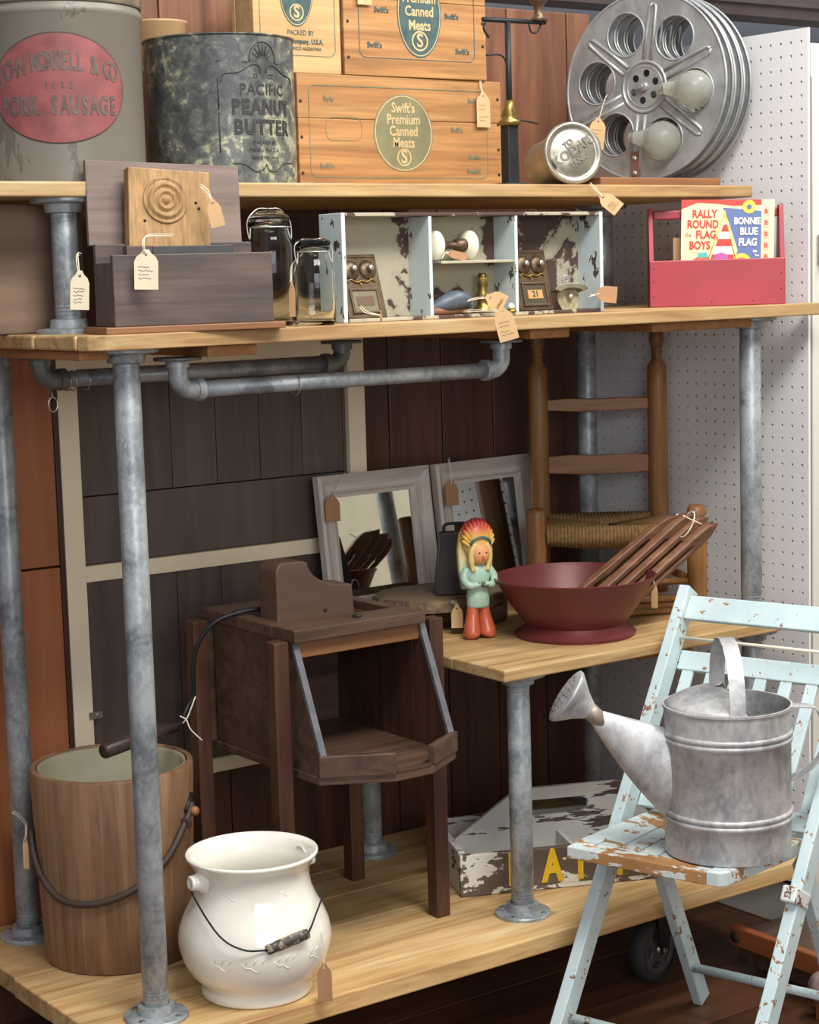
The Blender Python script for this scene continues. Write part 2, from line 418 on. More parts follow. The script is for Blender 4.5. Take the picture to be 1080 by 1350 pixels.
for y0, y1 in ((-.034, .11), (.11, .25), (.25, .39), (.39, .54)): b.box(-.862+random.uniform(-.006, .006), .70, y0+.0006, y1-.0006, 1.078, 1.1005, bev=.004)
b.build('shelf_board', PINE, SH)
b = MB()
for y0, y1 in ((.08, .22), (.22, .36), (.36, .50), (.50, .60)): b.box(-1.0, .695 if y0 < .1 else .67, y0+.0006, y1-.0006, 1.313, 1.3365, bev=.003)
b.build('shelf_board', PINE, SH)
b = MB()
for x in (-.60, .05): b = MB(); b.box(x-.045, x+.045, -.05, .53, 1.0595, 1.077, bev=.002); b.build('cleat', PINE_END, SH)
b = MB(); b.box(.30, .56, -.045, .53, 1.0595, 1.077, bev=.002); b.build('cleat', PINE_END, SH)
b = MB(); b.box(-.85, -.80, -.02, .53, 1.0625, 1.077, bev=.002); b.build('cleat', PINE_END, SH)
b = MB(); b.box(.28, .42, -.02, .5, .44, .457, bev=.002); b.build('cleat', PINE_END, SH)
def flange(x, y, z, up, par, r=.052):
    s = 1 if up else -1
    b = MB(); prof = [(0, 0), (r, 0), (r, .005), (r*.97, .007), (.031, .009), (.029, .022), (.0215, .0235), (.0215, .02)]
    b.lathe([(a, c*s) for a, c in prof], 36, Matrix.Translation((x, y, z)))
    o = b.build('flange', GALV, par); shade_sharp(o)
    for k in range(4):
        b = MB(); a = k*PI/2+.5; b.lathe([(0, 0), (.0055, 0), (.0055, .0015*s), (0, .0025*s)], 10, Matrix.Translation((x+.041*math.cos(a), y+.041*math.sin(a), z+.0068*s))); b.build('screw', BLACKPIPE, o)
def post(x, y, z0, z1, f0=True, f1=True):
    b = MB(); b.tube([(x, y, z0+.022), (x, y, z0+.05), (x, y, z0+.051), (x, y, z1-.051), (x, y, z1-.05), (x, y, z1-.022)], [R*.97, R*.97, R, R, R*.97, R*.97], 28)
    for z in (z0+.03, z0+.036, z0+.042, z1-.03, z1-.036): b.tube([(x, y, z), (x, y, z+.003)], R*1.005, 28)
    p = b.build('pipe_post', GALV, SH); shade_sharp(p)
    if f0: flange(x, y, z0, True, p)
    if f1: flange(x, y, z1, False, p)
for x in (-.762, .602):
    for y in (0, .49):
        if x > 0: post(x, y, 0, .457); post(x, y, .479, 1.0775 if y == 0 else 1.078)
        else: post(x, y, 0, 1.0595 if False else 1.0775)
post(0, 0, 0, .457); post(.0, .49, 0, .457)
post(-.788, .14, 1.1005, 1.313); post(-.80, .5, 1.1005, 1.313); post(.62, .45, 1.1005, 1.313)
def rod(x0, x1, y, zt, zr, ringx):
    r = .0132; b = MB(); b.tube([(x0+.03, y, zr), (x1-.03, y, zr)], r, 20); p = b.build('hanging_rod', GALV, SH)
    for x, s in ((x0, 1), (x1, -1)):
        b = MB(); b.tube([(x, y, zt), (x, y, zr+.018)]+[(x+s*.022*(1-math.cos(t)), y, zr+.022-.022*math.sin(t)) for t in (PI/8, PI/4, 3*PI/8, PI/2)]+[(x+s*.034, y, zr)], .0155, 18)
        b.tube([(x+s*.03, y, zr), (x+s*.042, y, zr)], .0185, 18); b.tube([(x, y, zt-.006), (x, y, zt-.016)], .019, 18)
        shade_sharp(b.build('elbow_fitting', GALV if y < .1 else BLACKPIPE, p))
        b = MB(); b.tube([(x, y, zt), (x, y, zt-.005)], .038, 24); b.build('flange', BLACKPIPE, p)
    for x in ringx:
        b = MB(); b.tube([(x, y+.0165*math.cos(t), zr-.003+.0165*math.sin(t)) for t in [2*PI*k/18 for k in range(18)]], .0012, 6, closed=True); b.build('wire_ring', SILVER, p)
rod(-.672, -.022, 0, 1.0595, 1.007, (-.455,))
rod(-.79, -.195, .25, 1.0625, 1.022, (-.745, -.735, -.71))
b = MB(); b.tube([(-.795+.008*math.cos(t), .2, .985+.012*math.sin(t)) for t in [2*PI*k/14 for k in range(14)]], .0013, 6, closed=True)
b.tube([(-.795, .2, .998), (-.79, .22, 1.012)], .0012, 6)
b.build('wire_hook', SILVER, SH)

# ================================================================= PRICE TAGS
def tagc(name_lab, p, w, h, tilt=0, rz=CAMYAW, pitch=0, mat=None, stringpts=None, lines=5, seed=0, col=None):
    """card hangs from p (its hole, world); string goes on to stringpts (world)"""
    T = thing('price_tag', name_lab, 'price tag', p, 0, 'hand-written card price tags on strings')
    M = Matrix.Rotation(rz, 4, 'Z') @ Matrix.Rotation(tilt, 4, 'Y') @ Matrix.Rotation(pitch, 4, 'X')
    c = w*.28; th = .0007
    out = [(-w/2, -h+.006), (w/2, -h+.006), (w/2, -.010), (w/2-c*.35, -.003), (w/2-c, .002), (w*.12, .008), (-w*.12, .008), (-w/2+c, .002), (-w/2+c*.35, -.003), (-w/2, -.010)]
    me = plate([out, circ(.0022, 10)], th)
    b = MB(); b.mesh_in(me, M @ front(0, 0, 0)); b.build('card', mat or TAGM, T)
    rnd = random.Random(seed+11); b = MB()
    for i in range(lines):
        zz = -.018-i*(h-.03)/max(lines, 1); x = -w*.33; x1 = w*rnd.uniform(.1, .36)
        if rnd.random() < .2: continue
        pts = []
        while x < x1: pts.append(M @ Vector((x, -.0008, zz+rnd.uniform(-.0016, .0016)))); x += .0016
        if len(pts) > 2: b.tube(pts, .00028, 4)
    b.build('handwriting', col or INKBROWN, T)
    if stringpts:
        for off in (-.001, .0015):
            b = MB(); P = Vector(p); pts = [Vector((0, 0, 0))]+[Vector(q)-P+Vector((off, 0, off)) for q in stringpts]
            b.tube(spline(pts, 6), .0007, 6); b.build('string', STRING, T)
    return T

# ================================================================= TOP SHELF THINGS
Z1 = 1.3368
def bend(me, r, th0, zc, sgn=1, lift=.0012):
    """wrap a flat XY mesh on a cylinder of radius r; x -> arc, y -> z"""
    for v in me.vertices:
        a = th0+v.co.x/r; rr = r+lift+v.co.z
        v.co = Vector((math.cos(a)*rr, math.sin(a)*rr, zc+v.co.y))
    return me
def gridplate(fn_inside, w, h, n, m, r, th0, zc, lift):
    b = MB(); vs = {}
    def V(i, j):
        if (i, j) not in vs:
            x = -w/2+w*i/n; y = -h/2+h*j/m; a = th0+x/r; vs[(i, j)] = b.b.verts.new((math.cos(a)*(r+lift), math.sin(a)*(r+lift), zc+y))
        return vs[(i, j)]
    for i in range(n):
        for j in range(m):
            x = -w/2+w*(i+.5)/n; y = -h/2+h*(j+.5)/m
            if fn_inside(x, y): b.b.faces.new((V(i, j), V(i+1, j), V(i+1, j+1), V(i, j+1)))
    return b
def ovalpatch(a, c, r, th0, zc, lift, n=64):
    b = MB(); rows = 14; rings = []
    ctr = b.b.verts.new((math.cos(th0)*(r+lift), math.sin(th0)*(r+lift), zc))
    for k in range(1, rows+1):
        f = k/rows
        rings.append([b.b.verts.new((math.cos(th0+a*f*math.cos(2*PI*i/n)/r)*(r+lift), math.sin(th0+a*f*math.cos(2*PI*i/n)/r)*(r+lift), zc+c*f*math.sin(2*PI*i/n))) for i in range(n)])
    for i in range(n): b.b.faces.new((ctr, rings[0][i], rings[0][(i+1) % n]))
    for A, B in zip(rings[:-1], rings[1:]):
        for i in range(n): b.b.faces.new((A[i], B[i], B[(i+1) % n], A[(i+1) % n]))
    for f in b.b.faces: f.smooth = True
    return b
# lard tin
TINBROWN = chippy('aged_tin_grey', '#68635a', '#5e5850', .42, 9, (1, 1, .5), '#605b52', .45, '#757065', edge=None)
def tin_body(T, r, h, mat, rim=True, bands=()):
    b = MB(); prof = [(0, .004), (r-.004, .004), (r-.004, 0), (r, 0), (r, .008)]
    for z in bands: prof += [(r, z-.008), (r+.003, z-.004), (r+.0035, z), (r+.003, z+.004), (r, z+.008)]
    prof += [(r, h-.004), (r+.0025, h-.002), (r+.0025, h), (r-.0015, h), (r-.0015, .01), (0, .008)]
    b.lathe(prof, 72); o = b.build('body', mat, T); shade_sharp(o, 50); return o
T = thing('sausage_tin', 'big round grey tin with a faded red oval label, leftmost on the top shelf', 'tin', (-.735, .245, Z1))
rt = .136; tin_body(T, rt, .345, TINBROWN, bands=(.268,))
b = MB(); b.lathe([(rt+.002, .280), (rt+.004, .283), (rt+.004, .335), (rt, .35), (0, .352), (0, .349), (rt-.002, .345), (rt+.001, .333)], 72); b.build('lid', TIN, T)
thc = math.atan2(-.245-2.63, -2.107+.735)   # towards the viewer's side
b = ovalpatch(.112, .086, rt, thc, .146, .0008); b.build('label_outline', INKBLACK, T)
b = ovalpatch(.110, .084, rt, thc, .146, .0014); b.build('oval_label', REDLABEL, T)
b = MB()
def arcw(s, size, y, arch, w, bold=.0008):
    n = len(s)
    for i, ch in enumerate(s):
        if ch == ' ': continue
        x = (i-(n-1)/2)*w/n; me = textmesh(ch, size, bold, .0002, .52); 
        for v in me.vertices: v.co.x += x; v.co.y += y-arch*(x/(w/2))**2
        b.mesh_in(bend(me, rt, thc, .146, lift=.0019))
arcw('JOHN MORRELL & CO', .040, .041, .020, .195, .0011); arcw('PURE', .015, .004, 0, .05, .0003); arcw('PORK SAUSAGE', .040, -.028, 0, .19, .0014)
b.build('lettering', plain('faded_dark_lettering', '#564a45', .6, 0, .4, 60), T)
# small tin behind
T = thing('small_pail', 'small tan pail with a black bail behind the sausage tin', 'pail', (-.437, .45, Z1+.0005))
b = MB(); b.lathe([(0, 0), (.040, 0), (.052, .298), (.054, .300), (.054, .304), (.050, .304), (.044, .004), (0, .004)], 40); b.build('body', plain('tan_enamel', '#a98a64', .4), T)
b = MB(); b.tube(spline([(-.052, -.01, .296), (-.054, -.02, .25), (-.045, -.035, .20), (-.02, -.05, .17)], 5), .0018, 6); b.build('bail', IRON, T)
# peanut butter tin
T = thing('peanut_butter_tin', 'dark mottled round tin lettered PEANUT BUTTER beside the stacked crates', 'tin', (-.446, .222, Z1))
rp = .127
t = NT('mottled_black_tin'); v = t.coord(); f = t.noise(v, 38, 9, .72, .4); f2 = t.noise(v, 6, 3)
mm = t.n('ShaderNodeMath', _operation='MULTIPLY_ADD'); t.l(f2, mm.inputs[0]); mm.inputs[1].default_value = .55; t.l(f, mm.inputs[2])
t.set(Base__Color=t.ramp(mm.outputs[0], [(.66, hx('#404344')), (.78, hx('#5c5f5b')), (.83, hx('#6b6d62')), (.88, hx('#a09f86'))]), Roughness=.45, Metallic=.25)
MOTTLE = t.m; tin_body(T, rp, .244, MOTTLE)
thp = math.atan2(-.245-2.63, -2.107+.46)
tl = thp+.60
b = MB()
def onp(body, size, x, y, bold=0, sx=1.0, space=1.0): b.mesh_in(bend(textmesh(body, size, bold, .0002, sx, space), rp, tl, .12, lift=.001), None)
onp('PACIFIC', .021, 0, 0); b.b.free(); b = MB()
def pbt(body, size, y, bold, sx, space=1.1):
    me = textmesh(body, size, bold, .0002, sx, space)
    for v in me.vertices: v.co.y += y
    b.mesh_in(bend(me, rp, tl, .12, lift=.0009))
pbt('PACIFIC', .025, .032, .0004, .92, 1.12); pbt('PEANUT', .033, .003, .0013, .86, 1.16); pbt('BUTTER', .033, -.030, .0013, .86, 1.16)
pbt('23     OZ', .010, .054, 0, 1); pbt('PACKED BY', .008, -.054, 0, 1); pbt('Pacific Nut Co.', .009, -.066, 0, 1); pbt('San Francisco', .009, -.078, 0, 1)
b.build('lettering', INKBLACK, T)
b = MB()
def pline(pts, w=.0009):
    P = []
    for x, y in pts: a = tl+x/rp; P.append((math.cos(a)*(rp+.0006), math.sin(a)*(rp+.0006), .12+y))
    b.tube(P, w, 6)
pline([(.026*math.cos(t), .082+.028*math.sin(t)) for t in [PI*k/16 for k in range(-1, 18)]])
for k in range(1, 8):
    a = PI*k/8; pline([(.008*math.cos(a), .080+.008*math.sin(a)), (.022*math.cos(a), .082+.024*math.sin(a))], .0007)
pline([(-.082, .078), (-.03, .076)]); pline([(.03, .076), (.07, .074)])
pline([(x, y) for x, y, z in spline([(-.075, .045, 0), (-.07, .057, 0), (-.045, .06, 0), (-.022, .072, 0), (-.008, .07, 0), (-.006, .06, 0)], 5)])
pline([(x, y) for x, y, z in spline([(.075, .045, 0), (.07, .055, 0), (.045, .06, 0), (.022, .072, 0), (.008, .07, 0), (.006, .06, 0)], 5)])
pline([(-.08, .05), (-.08, .0)], .0012); pline([(-.08, -.006), (-.08, -.07)], .0012)
pline([(x, y) for x, y, z in spline([(-.06, -.088, 0), (-.04, -.09, 0), (-.02, -.102, 0), (-.004, -.096, 0), (0, -.09, 0), (.006, -.1, 0), (.022, -.1, 0), (.04, -.088, 0), (.07, -.086, 0)], 5)])
b.build('label_border', INKBLACK, T)
# crates
def crate(T, w, d, h, mat, planks_n=1):
    b = MB(); th = .011; n = 3
    hs = h/ n
    b.box(0, w, 0, th, 0, h*.62, bev=.0015, pv=.9); b.box(0, w, .0003, th, h*.62+.0006, h, bev=.0015, pv=.7)
    b.build('front_panel', mat, T)
    b = MB(); b.box(0, w, d-th, d, 0, h); b.build('back_panel', mat, T)
    for x0 in (.0, w-.016):
        b = MB(); b.box(x0+.0005, x0+.0155, th, d-th, 0.006, h, bev=.0015); b.build('end_panel', mat, T)
    b = MB(); b.box(.016, w-.016, th, d-th, 0, .008); b.build('bottom', mat, T)
def decal(T, me, x, z, mat, name, lift=.0006):
    b = MB(); b.mesh_in(me, front(x, -lift, z)); return b.build(name, mat, T)
def fline(pts, w): 
    b = MB(); return b
def outline_rect(T, x0, x1, z0, z1, mat, w=.0014):
    r = .014
    def rr(x0, x1, z0, z1, r):
        P = []
        for cx, cz, a0 in ((x1-r, z1-r, 0), (x0+r, z1-r, 90), (x0+r, z0+r, 180), (x1-r, z0+r, 270)):
            for k in range(6): a = rad(a0+k*18); P.append((cx+r*math.cos(a), cz+r*math.sin(a)))
        return P
    me = plate([rr(x0, x1, z0, z1, r), rr(x0+w, x1-w, z0+w, z1-w, r-w)], .0004); decal(T, me, 0, 0, mat, 'printed_border', .0003)
def oval_logo(T, cx, cz, a, c, mat, lines, ink, size):
    me = plate([ell(a, c, 48)], .0004); decal(T, me, cx, cz, mat, 'oval_print', .0003)
    me = plate([ell(a*.96, c*.965, 48), ell(a*.93, c*.94, 48)], .0004); decal(T, me, cx, cz, ink, 'oval_ring', .0007)
    b = MB()
    for i, (s, y) in enumerate(lines):
        b.mesh_in(textmesh(s, size, .0006, .0002, .82), front(cx, -.0008, cz+y))
    b.mesh_in(plate([circ(c*.23, 28), circ(c*.19, 28)], .0004), front(cx, -.0008, cz-c*.62)); b.mesh_in(textmesh('S', size*1.35, .0008, .0002, .95), front(cx, -.0008, cz-c*.62))
    b.build('oval_lettering', ink, T)
def words(T, items, mat):
    for s, x, z, size, bold in items:
        b = MB(); b.mesh_in(textmesh(s, size, bold, .0002, .85), front(x, -.0007, z)); b.build('lettering', mat, T)
def nails(T, pts):
    b = MB()
    for x, z in pts: b.lathe([(0, 0), (.003, 0), (.0026, .0012), (0, .0016)], 8, axisM((x, 0, z), (0, -1, 0)))
    b.build('nail', RUST, T)
crates = 'old pine meat crates stacked on the top shelf'
T = thing('wooden_crate', 'lowest pine crate of the stack, standing on the top shelf with a faded oval print', 'crate', (-.218, .335, Z1), 0, crates); T.scale = (1.084,)*3
W_, H_ = .438, .196
crate(T, W_, .26, H_, CRATE); outline_rect(T, .022, .405, .022, .178, INKFADE)
oval_logo(T, .218, .100, .064, .067, plain('faded_oval_green', '#757152', .7, 0, .2, 20), [("Swift's", .043), ('Premium', .023), ('Canned', .003), ('Meats', -.017)], INKPALE, .024)
words(T, [("Swift's", .055, .042, .013, .0002), ("Swift's", .375, .16, .012, .0002), ("Swift's", .335, .108, .012, .0002), ("Swift's", .375, .06, .012, .0002), ("Frank's", .372, .035, .013, .0003), ('Style', .062, .155, .013, 0)], INKFADE)
outline_rect(T, .055, .13, .085, .125, INKFADE, .0008)
nails(T, [(.43, .165), (.43, .12), (.43, .075), (.43, .03), (.006, .03), (.006, .09), (.006, .15)])
ZC = Z1+H_*1.084+.0008
T = thing('wooden_crate', 'orange pine crate with a dark green oval print on top of the lowest crate', 'crate', (-.111, .335, ZC), rad(-1), crates); T.scale = (1.084,)*3
crate(T, .304, .20, .21, CRATE); outline_rect(T, .030, .278, .030, .19, INKGREEN)
oval_logo(T, .158, .110, .047, .076, INKGREEN, [("Swift's", .052), ('Premium', .026), ('Canned', .003), ('Meats', -.021)], INKPALE, .024)
words(T, [("Swift's", .062, .052, .014, .0004), ("Swift's", .25, .048, .014, .0004), ("Swift's", .078, .112, .014, .0004), ("Swift's", .228, .108, .014, .0004)], INKGREEN)
nails(T, [(.296, .1), (.296, .06), (.008, .09), (.008, .03)])
T = thing('wooden_crate', 'pale pine crate sitting behind the peanut butter tin on the lowest crate', 'crate', (-.302, .341, ZC), 0, crates); T.scale = (1.084,)*3
crate(T, .173, .07, .21, CRATE_PALE); outline_rect(T, .012, .162, .028, .19, INKFADE)
oval_logo(T, .085, .138, .034, .062, INKGREEN, [("Swift's", .035), ('Premium', .012), ('Meats', -.01)], INKPALE, .02)
words(T, [('PACKED BY', .092, .066, .012, 0), ('Swift & Company, U.S.A.', .088, .052, .0115, .0003), ('FRIGORIFICO ARGENTINA', .092, .040, .008, 0)], INKGREEN)
tagc('buff price tag hanging on the front of the lowest crate', (.207, .328, 1.520), .033, .066, seed=1, rz=0, stringpts=[(.203, .330, 1.54), (.205, .333, 1.553)])
tagc('buff tag at the top edge of the photo on the middle crate', (-.067, .328, 1.722), .032, .05, seed=2, rz=0, stringpts=[(-.067, .331, 1.745)])
# iron stand
T = thing('iron_lamp_stand', 'black iron upright stand with a cross arm and brass cup beside the crates', 'lamp stand', (.137, .16, Z1))
b = MB(); b.box(-.014, .012, -.012, .012, 0, .118, bev=.003); b.box(-.026, .03, -.018, .018, 0, .006); b.build('base', IRON, T)
b = MB(); b.tube([(0, 0, .11), (0, 0, .30)], .0058, 14); b.build('upright', IRON, T)
b = MB(); b.lathe([(0, .112), (.02, .112), (.021, .120), (.012, .124), (.016, .13), (.009, .148), (.007, .158), (0, .158)], 20); b.build('collar', BRASS, T)
b = MB(); b.tube([(-.058, 0, .302), (.09, 0, .304)], .0045, 10); b.tube(spline([(-.052, 0, .30), (-.056, 0, .285), (-.045, 0, .27)], 4), .0025, 6); b.build('cross_arm', IRON, T)
for wp, wr in (([(.05, 0, .30), (.056, 0, .285), (.07, 0, .285), (.08, 0, .30)], .0018), ([(-.052, 0, .238), (-.02, 0, .24), (-.006, 0, .228), (-.004, 0, .2)], .002)):
    b = MB(); b.tube(spline(wp, 5), wr, 6); b.build('wire', IRON, T)
b = MB(); b.tube(spline([(.0, 0, .125), (.03, -.01, .12), (.06, -.01, .116)], 5), .0018, 6); b.build('wire', IRON, T)
b = MB(); b.lathe([(0, .305), (.018, .306), (.010, .314), (.008, .325), (.012, .337), (.017, .342), (.016, .36), (0, .36)], 24, Matrix.Translation((.075, 0, 0))); b.build('brass_cup', BRONZE, T)
# film canister
T = thing('film_canister', 'scuffed metal film canister lying on its side in front of the reels', 'canister', (.262, .125, Z1))
ax = Vector((-.30, -.86, .10)).normalized(); ctr = Vector((0, 0, .0625))
ctr = Vector((0, 0, .0615)); M = axisM(ctr, ax)
b = MB(); b.lathe([(0, -.15), (.044, -.15), (.0475, -.146), (.0475, -.03), (.0475, -.008), (0, -.008)], 48, M @ Matrix.Translation((0, 0, 0))); shade_sharp(b.build('body', TIN, T), 40)
b = MB(); b.lathe([(.0475, -.012), (.055, -.012), (.0585, -.009), (.0595, -.004), (.0575, 0), (.052, .001), (.049, -.003), (.043, -.0035), (.040, -.001), (0, -.0005)], 56, M); b.build('lid', TIN, T)
b = MB()
bx = Vector((.86, -.30, 0)); upv = ax.cross(bx); 
if upv.z < 0: upv = -upv
cx = upv.cross(ax) ; 
MR = frameM(ctr+ax*.0005, cx, upv) @ Matrix.Rotation(rad(32), 4, 'Z')
for s, y, sz in (('TO', .020, .015), ('KODAK', .003, .026), ('TANK', -.018, .014)): b.mesh_in(textmesh(s, sz, .0008, .0008), MR @ Matrix.Translation((0, y, 0)))
b.build('embossed_lettering', TIN, T)
tagc('buff tag lying under the shelf edge below the metal canister', (.272, .055, 1.312), .028, .045, tilt=rad(-50), pitch=rad(-10), seed=5, stringpts=[(.262, .062, 1.325), (.255, .072, 1.338)])
# reels and their plank
b = MB(); b.box(-.15, .17, -.03, .15, 0, .016, bev=.002)
o = b.build('wooden_plank', MIDWOOD, None, (.475, .15, Z1)); tag(o, 'brown wooden plank under the film reels', 'plank')
reelrot = rad(-74); RN = Vector((math.sin(reelrot), -math.cos(reelrot), 0))
def reel(c, label, first, front_detail):
    T = thing('film_reel', label, 'film reel', c, reelrot, 'large aluminium film reels')
    Rr = .186
    for k, y in enumerate((0, .027)):
        loops = [circ(Rr, 96)]+[circ(.0425, 32, .115*math.cos(rad(-8+60*j)), .115*math.sin(rad(-8+60*j))) for j in range(6)]
        loops += [circ(.0075, 14, .027*math.cos(rad(20+60*j)), .027*math.sin(rad(20+60*j))) for j in range(6)]
        b = MB(); b.mesh_in(plate(loops, .0016), front(0, y, Rr)); o = b.build('disc', ALU, T)
        b = MB(); b.tube([(Rr*math.cos(a), y, Rr+Rr*math.sin(a)) for a in [2*PI*i/96 for i in range(96)]], .003, 8, closed=True)
        for j in range(6):
            cx, cz = .115*math.cos(rad(-8+60*j)), Rr+.115*math.sin(rad(-8+60*j))
            b.tube([(cx+.0437*math.cos(a), y-.0005, cz+.0437*math.sin(a)) for a in [2*PI*i/32 for i in range(32)]], .0022, 8, closed=True)
        for j in range(6):
            a = rad(22+60*j)
            for s in (-1, 1):
                dx, dz = math.cos(a), math.sin(a); nx, nz = -dz*s*.0085, dx*s*.0085
                b.tube([(dx*.055+nx, y-.0003, Rr+dz*.055+nz), (dx*.11+nx, y-.0003, Rr+dz*.11+nz), (dx*.158+nx*.8, y-.0003, Rr+dz*.158+nz*.8), (dx*.165, y-.0003, Rr+dz*.165)], .0042, 8)
        b.tube([(.050*math.cos(a), y-.001, Rr+.050*math.sin(a)) for a in [2*PI*i/40 for i in range(40)]], .0035, 8, closed=True)
        b.tube([(.0405*math.cos(a), y-.0005, Rr+.0405*math.sin(a)) for a in [2*PI*i/40 for i in range(40)]], .0016, 8, closed=True)
        b.build('pressed_rib', ALU, T)
    b = MB(); b.tube([(0, 0, Rr), (0, .027, Rr)], .045, 32, caps=False); b.tube([(0, -.012, Rr), (0, .028, Rr)], .009, 16); b.tube([(0, -.018, Rr), (0, -.012, Rr)], .005, 12); b.build('hub', ALU, T)
    return T
rc = Vector((.562, .25, Z1+.0195))
labs = ['front film reel of the three, with two frosted bulbs against it', 'middle film reel of the three leaning together', 'rearmost film reel of the three, next to the perforated wall']
for k in range(3):
    c = rc-RN*(.0365*k); reel((c.x, c.y, c.z), labs[k], k == 0, True)
# bulbs
def bulb(p, d, label):
    T = thing('frosted_light_bulb', label, 'light bulb', p)
    M = axisM((0, 0, 0), d)
    b = MB(); prof = [(0, -.038)]
    for k in range(1, 14):
        a = -PI/2+PI*.80*k/13; prof.append((.038*math.cos(a), .038*math.sin(a)))
    prof += [(.017, .040), (.0135, .052), (.0125, .062), (.0135, .066), (.011, .069), (0, .069)]
    b.lathe(prof, 32, M); b.build('glass', FROST, T)
    b = MB(); b.lathe([(.0132, .060), (.0145, .062), (.0145, .067), (.0132, .069)], 24, M, close=True); b.build('neck_ring', GLASS, T); return T
q = Matrix.Rotation(reelrot, 3, 'Z')
def onreel(x, z, off): v = q @ Vector((x, -off, 0)); return (rc.x+v.x, rc.y+v.y, rc.z+.186+z)
bulb(onreel(.121, -.016, .014), (-.50, .88, .10), 'frosted glass bulb by the right hole of the front film reel')
bulb(onreel(.049, -.110, .016), (-.52, .86, .14), 'lower frosted glass bulb by the bottom hole of the front film reel')
T = thing('leather_strap', 'short brown leather strap with two rivets at the foot of the front reel', 'strap', onreel(-.022, -.150, .004), reelrot)
b = MB(); b.box(-.009, .009, -.003, .001, -.032, .022, bev=.001); b.build('band', plain('brown_leather', '#7a5348', .6), T)
b = MB()
for z in (-.022, .008): b.lathe([(0, 0), (.006, 0), (.0055, .002), (0, .0035)], 14, axisM((0, -.003, z), (0, -1, 0)))
b.build('rivet', SILVER, T)
tagc('buff price tag hanging against the front film reel', onreel(-.105, -.062, .012), .032, .062, tilt=rad(6), seed=9, stringpts=[onreel(-.098, -.03, .004), onreel(-.09, -.01, .003)])

# ================================================================= SECOND SHELF THINGS
Z2 = 1.101
b = MB(); b.box(-.25, .135, 0, .014, 0, .206, bev=.002)
o = b.build('brown_board', BROWNPANEL, None, (-.86, .205, Z2+.0005)); tag(o, 'plain brown board standing behind the short pipe on the second shelf', 'board')
SY = rad(-9)
T = thing('salt_box', 'dark stained wooden box with an open top at the front of the second shelf', 'box', (-.80, -.045, Z2), SY)
b = MB(); b.box(-.018, .275, -.012, .105, 0, .0105, bev=.0015, pv=.9); b.build('base_board', MIDWOOD, T)
b = MB(); b.box(0, .26, 0, .011, .0105, .119, bev=.0015); b.build('front_panel', SALTWOOD, T)
b = MB(); b.box(0, .26, .084, .095, .0105, .137, bev=.0015); b.build('back_panel', SALTWOOD, T)
for x in (0, .249): b = MB(); b.box(x, x+.011, .0112, .0838, .0105, .108, bev=.0012); b.build('end_panel', SALTWOOD, T)
Mt = Matrix.Translation((.128, .118, .130)) @ Matrix.Rotation(rad(2.3), 4, 'Y') @ Matrix.Rotation(rad(-8), 4, 'X')
b = MB(); b.box(-.128, .128, -.005, .005, 0, .135, Mt, bev=.0015); b.build('lid', LIDWOOD, T)
b = MB(); b.box(.015, .02, .095, .125, .112, .12); b.box(.215, .22, .095, .125, .112, .12); b.build('hinge', IRON, T)
T = thing('black_wooden_block', 'black painted wooden block lying inside the open box', 'block', (-.757, -.01, Z2+.04), SY)
b = MB(); b.box(0, .042, 0, .02, 0, .093, bev=.001, pv=.9); b.build('brown_end', SALTWOOD, T)
b = MB(); b.box(.0425, .175, 0, .02, 0, .092, bev=.001); b.build('black_face', plain('worn_black_paint', '#3a3b3a', .55, 0, .25, 30), T)
b = MB(); b.lathe([(0, 0), (.005, 0), (.004, .003), (0, .004)], 12, axisM((.02, 0, .075), (0, -1, 0))); b.build('screw', BRASS, T)
T = thing('carved_oak_block', 'golden oak block with a turned rosette standing in the dark box', 'carved block', (-.737, .018, Z2+.152), SY)
Mt = Matrix.Rotation(rad(-7), 4, 'X') @ Matrix.Rotation(rad(4), 4, 'Y')
b = MB(); b.box(0, .134, 0, .024, -.02, .105, Mt, bev=.002); b.build('block', CARVED, T)
b = MB(); Mr = Mt @ axisM((.060, -.0005, .056), (0, -1, 0))
prof = []
for r, z in ((.0, .007), (.005, .007), (.007, .003), (.010, .003), (.012, .006), (.015, .0065), (.017, .002), (.021, .002), (.023, .005), (.027, .005), (.029, .001), (.033, .001), (.035, .003), (.037, .001), (.037, -.002)): prof.append((r, z))
b.lathe(prof, 40, Mr); b.build('rosette', CARVED, T)
b = MB()
for x, z in ((.026, .022), (.110, .055), (.115, .046)): b.lathe([(0, 0), (.0025, 0), (.0022, .0006), (0, .0006)], 10, Mt @ axisM((x, -.0003, z), (0, -1, 0)))
b.build('nail_hole', DKHOLE, T)
tagc('pale tag at the left end of the dark box by the short pipe', (-.862, -.06, 1.190), .028, .056, tilt=rad(3), mat=TAGPALE, seed=12, stringpts=[(-.862, -.055, 1.205), (-.855, -.04, 1.222), (-.84, -.02, 1.222)])
tagc('pale tag hanging on the front face of the dark box', (-.760, -.078, 1.219), .036, .058, tilt=rad(2), mat=TAGPALE, seed=14, stringpts=[(-.765, -.08, 1.235), (-.752, -.07, 1.247), (-.70, -.055, 1.248)])
tagc('buff tag hanging behind the right edge of the carved oak block', (-.617, -.035, 1.298), .022, .044, tilt=rad(-12), pitch=0, seed=15, lines=0, stringpts=[(-.622, -.03, 1.315), (-.63, -.02, 1.325), (-.612, -.028, 1.30)])
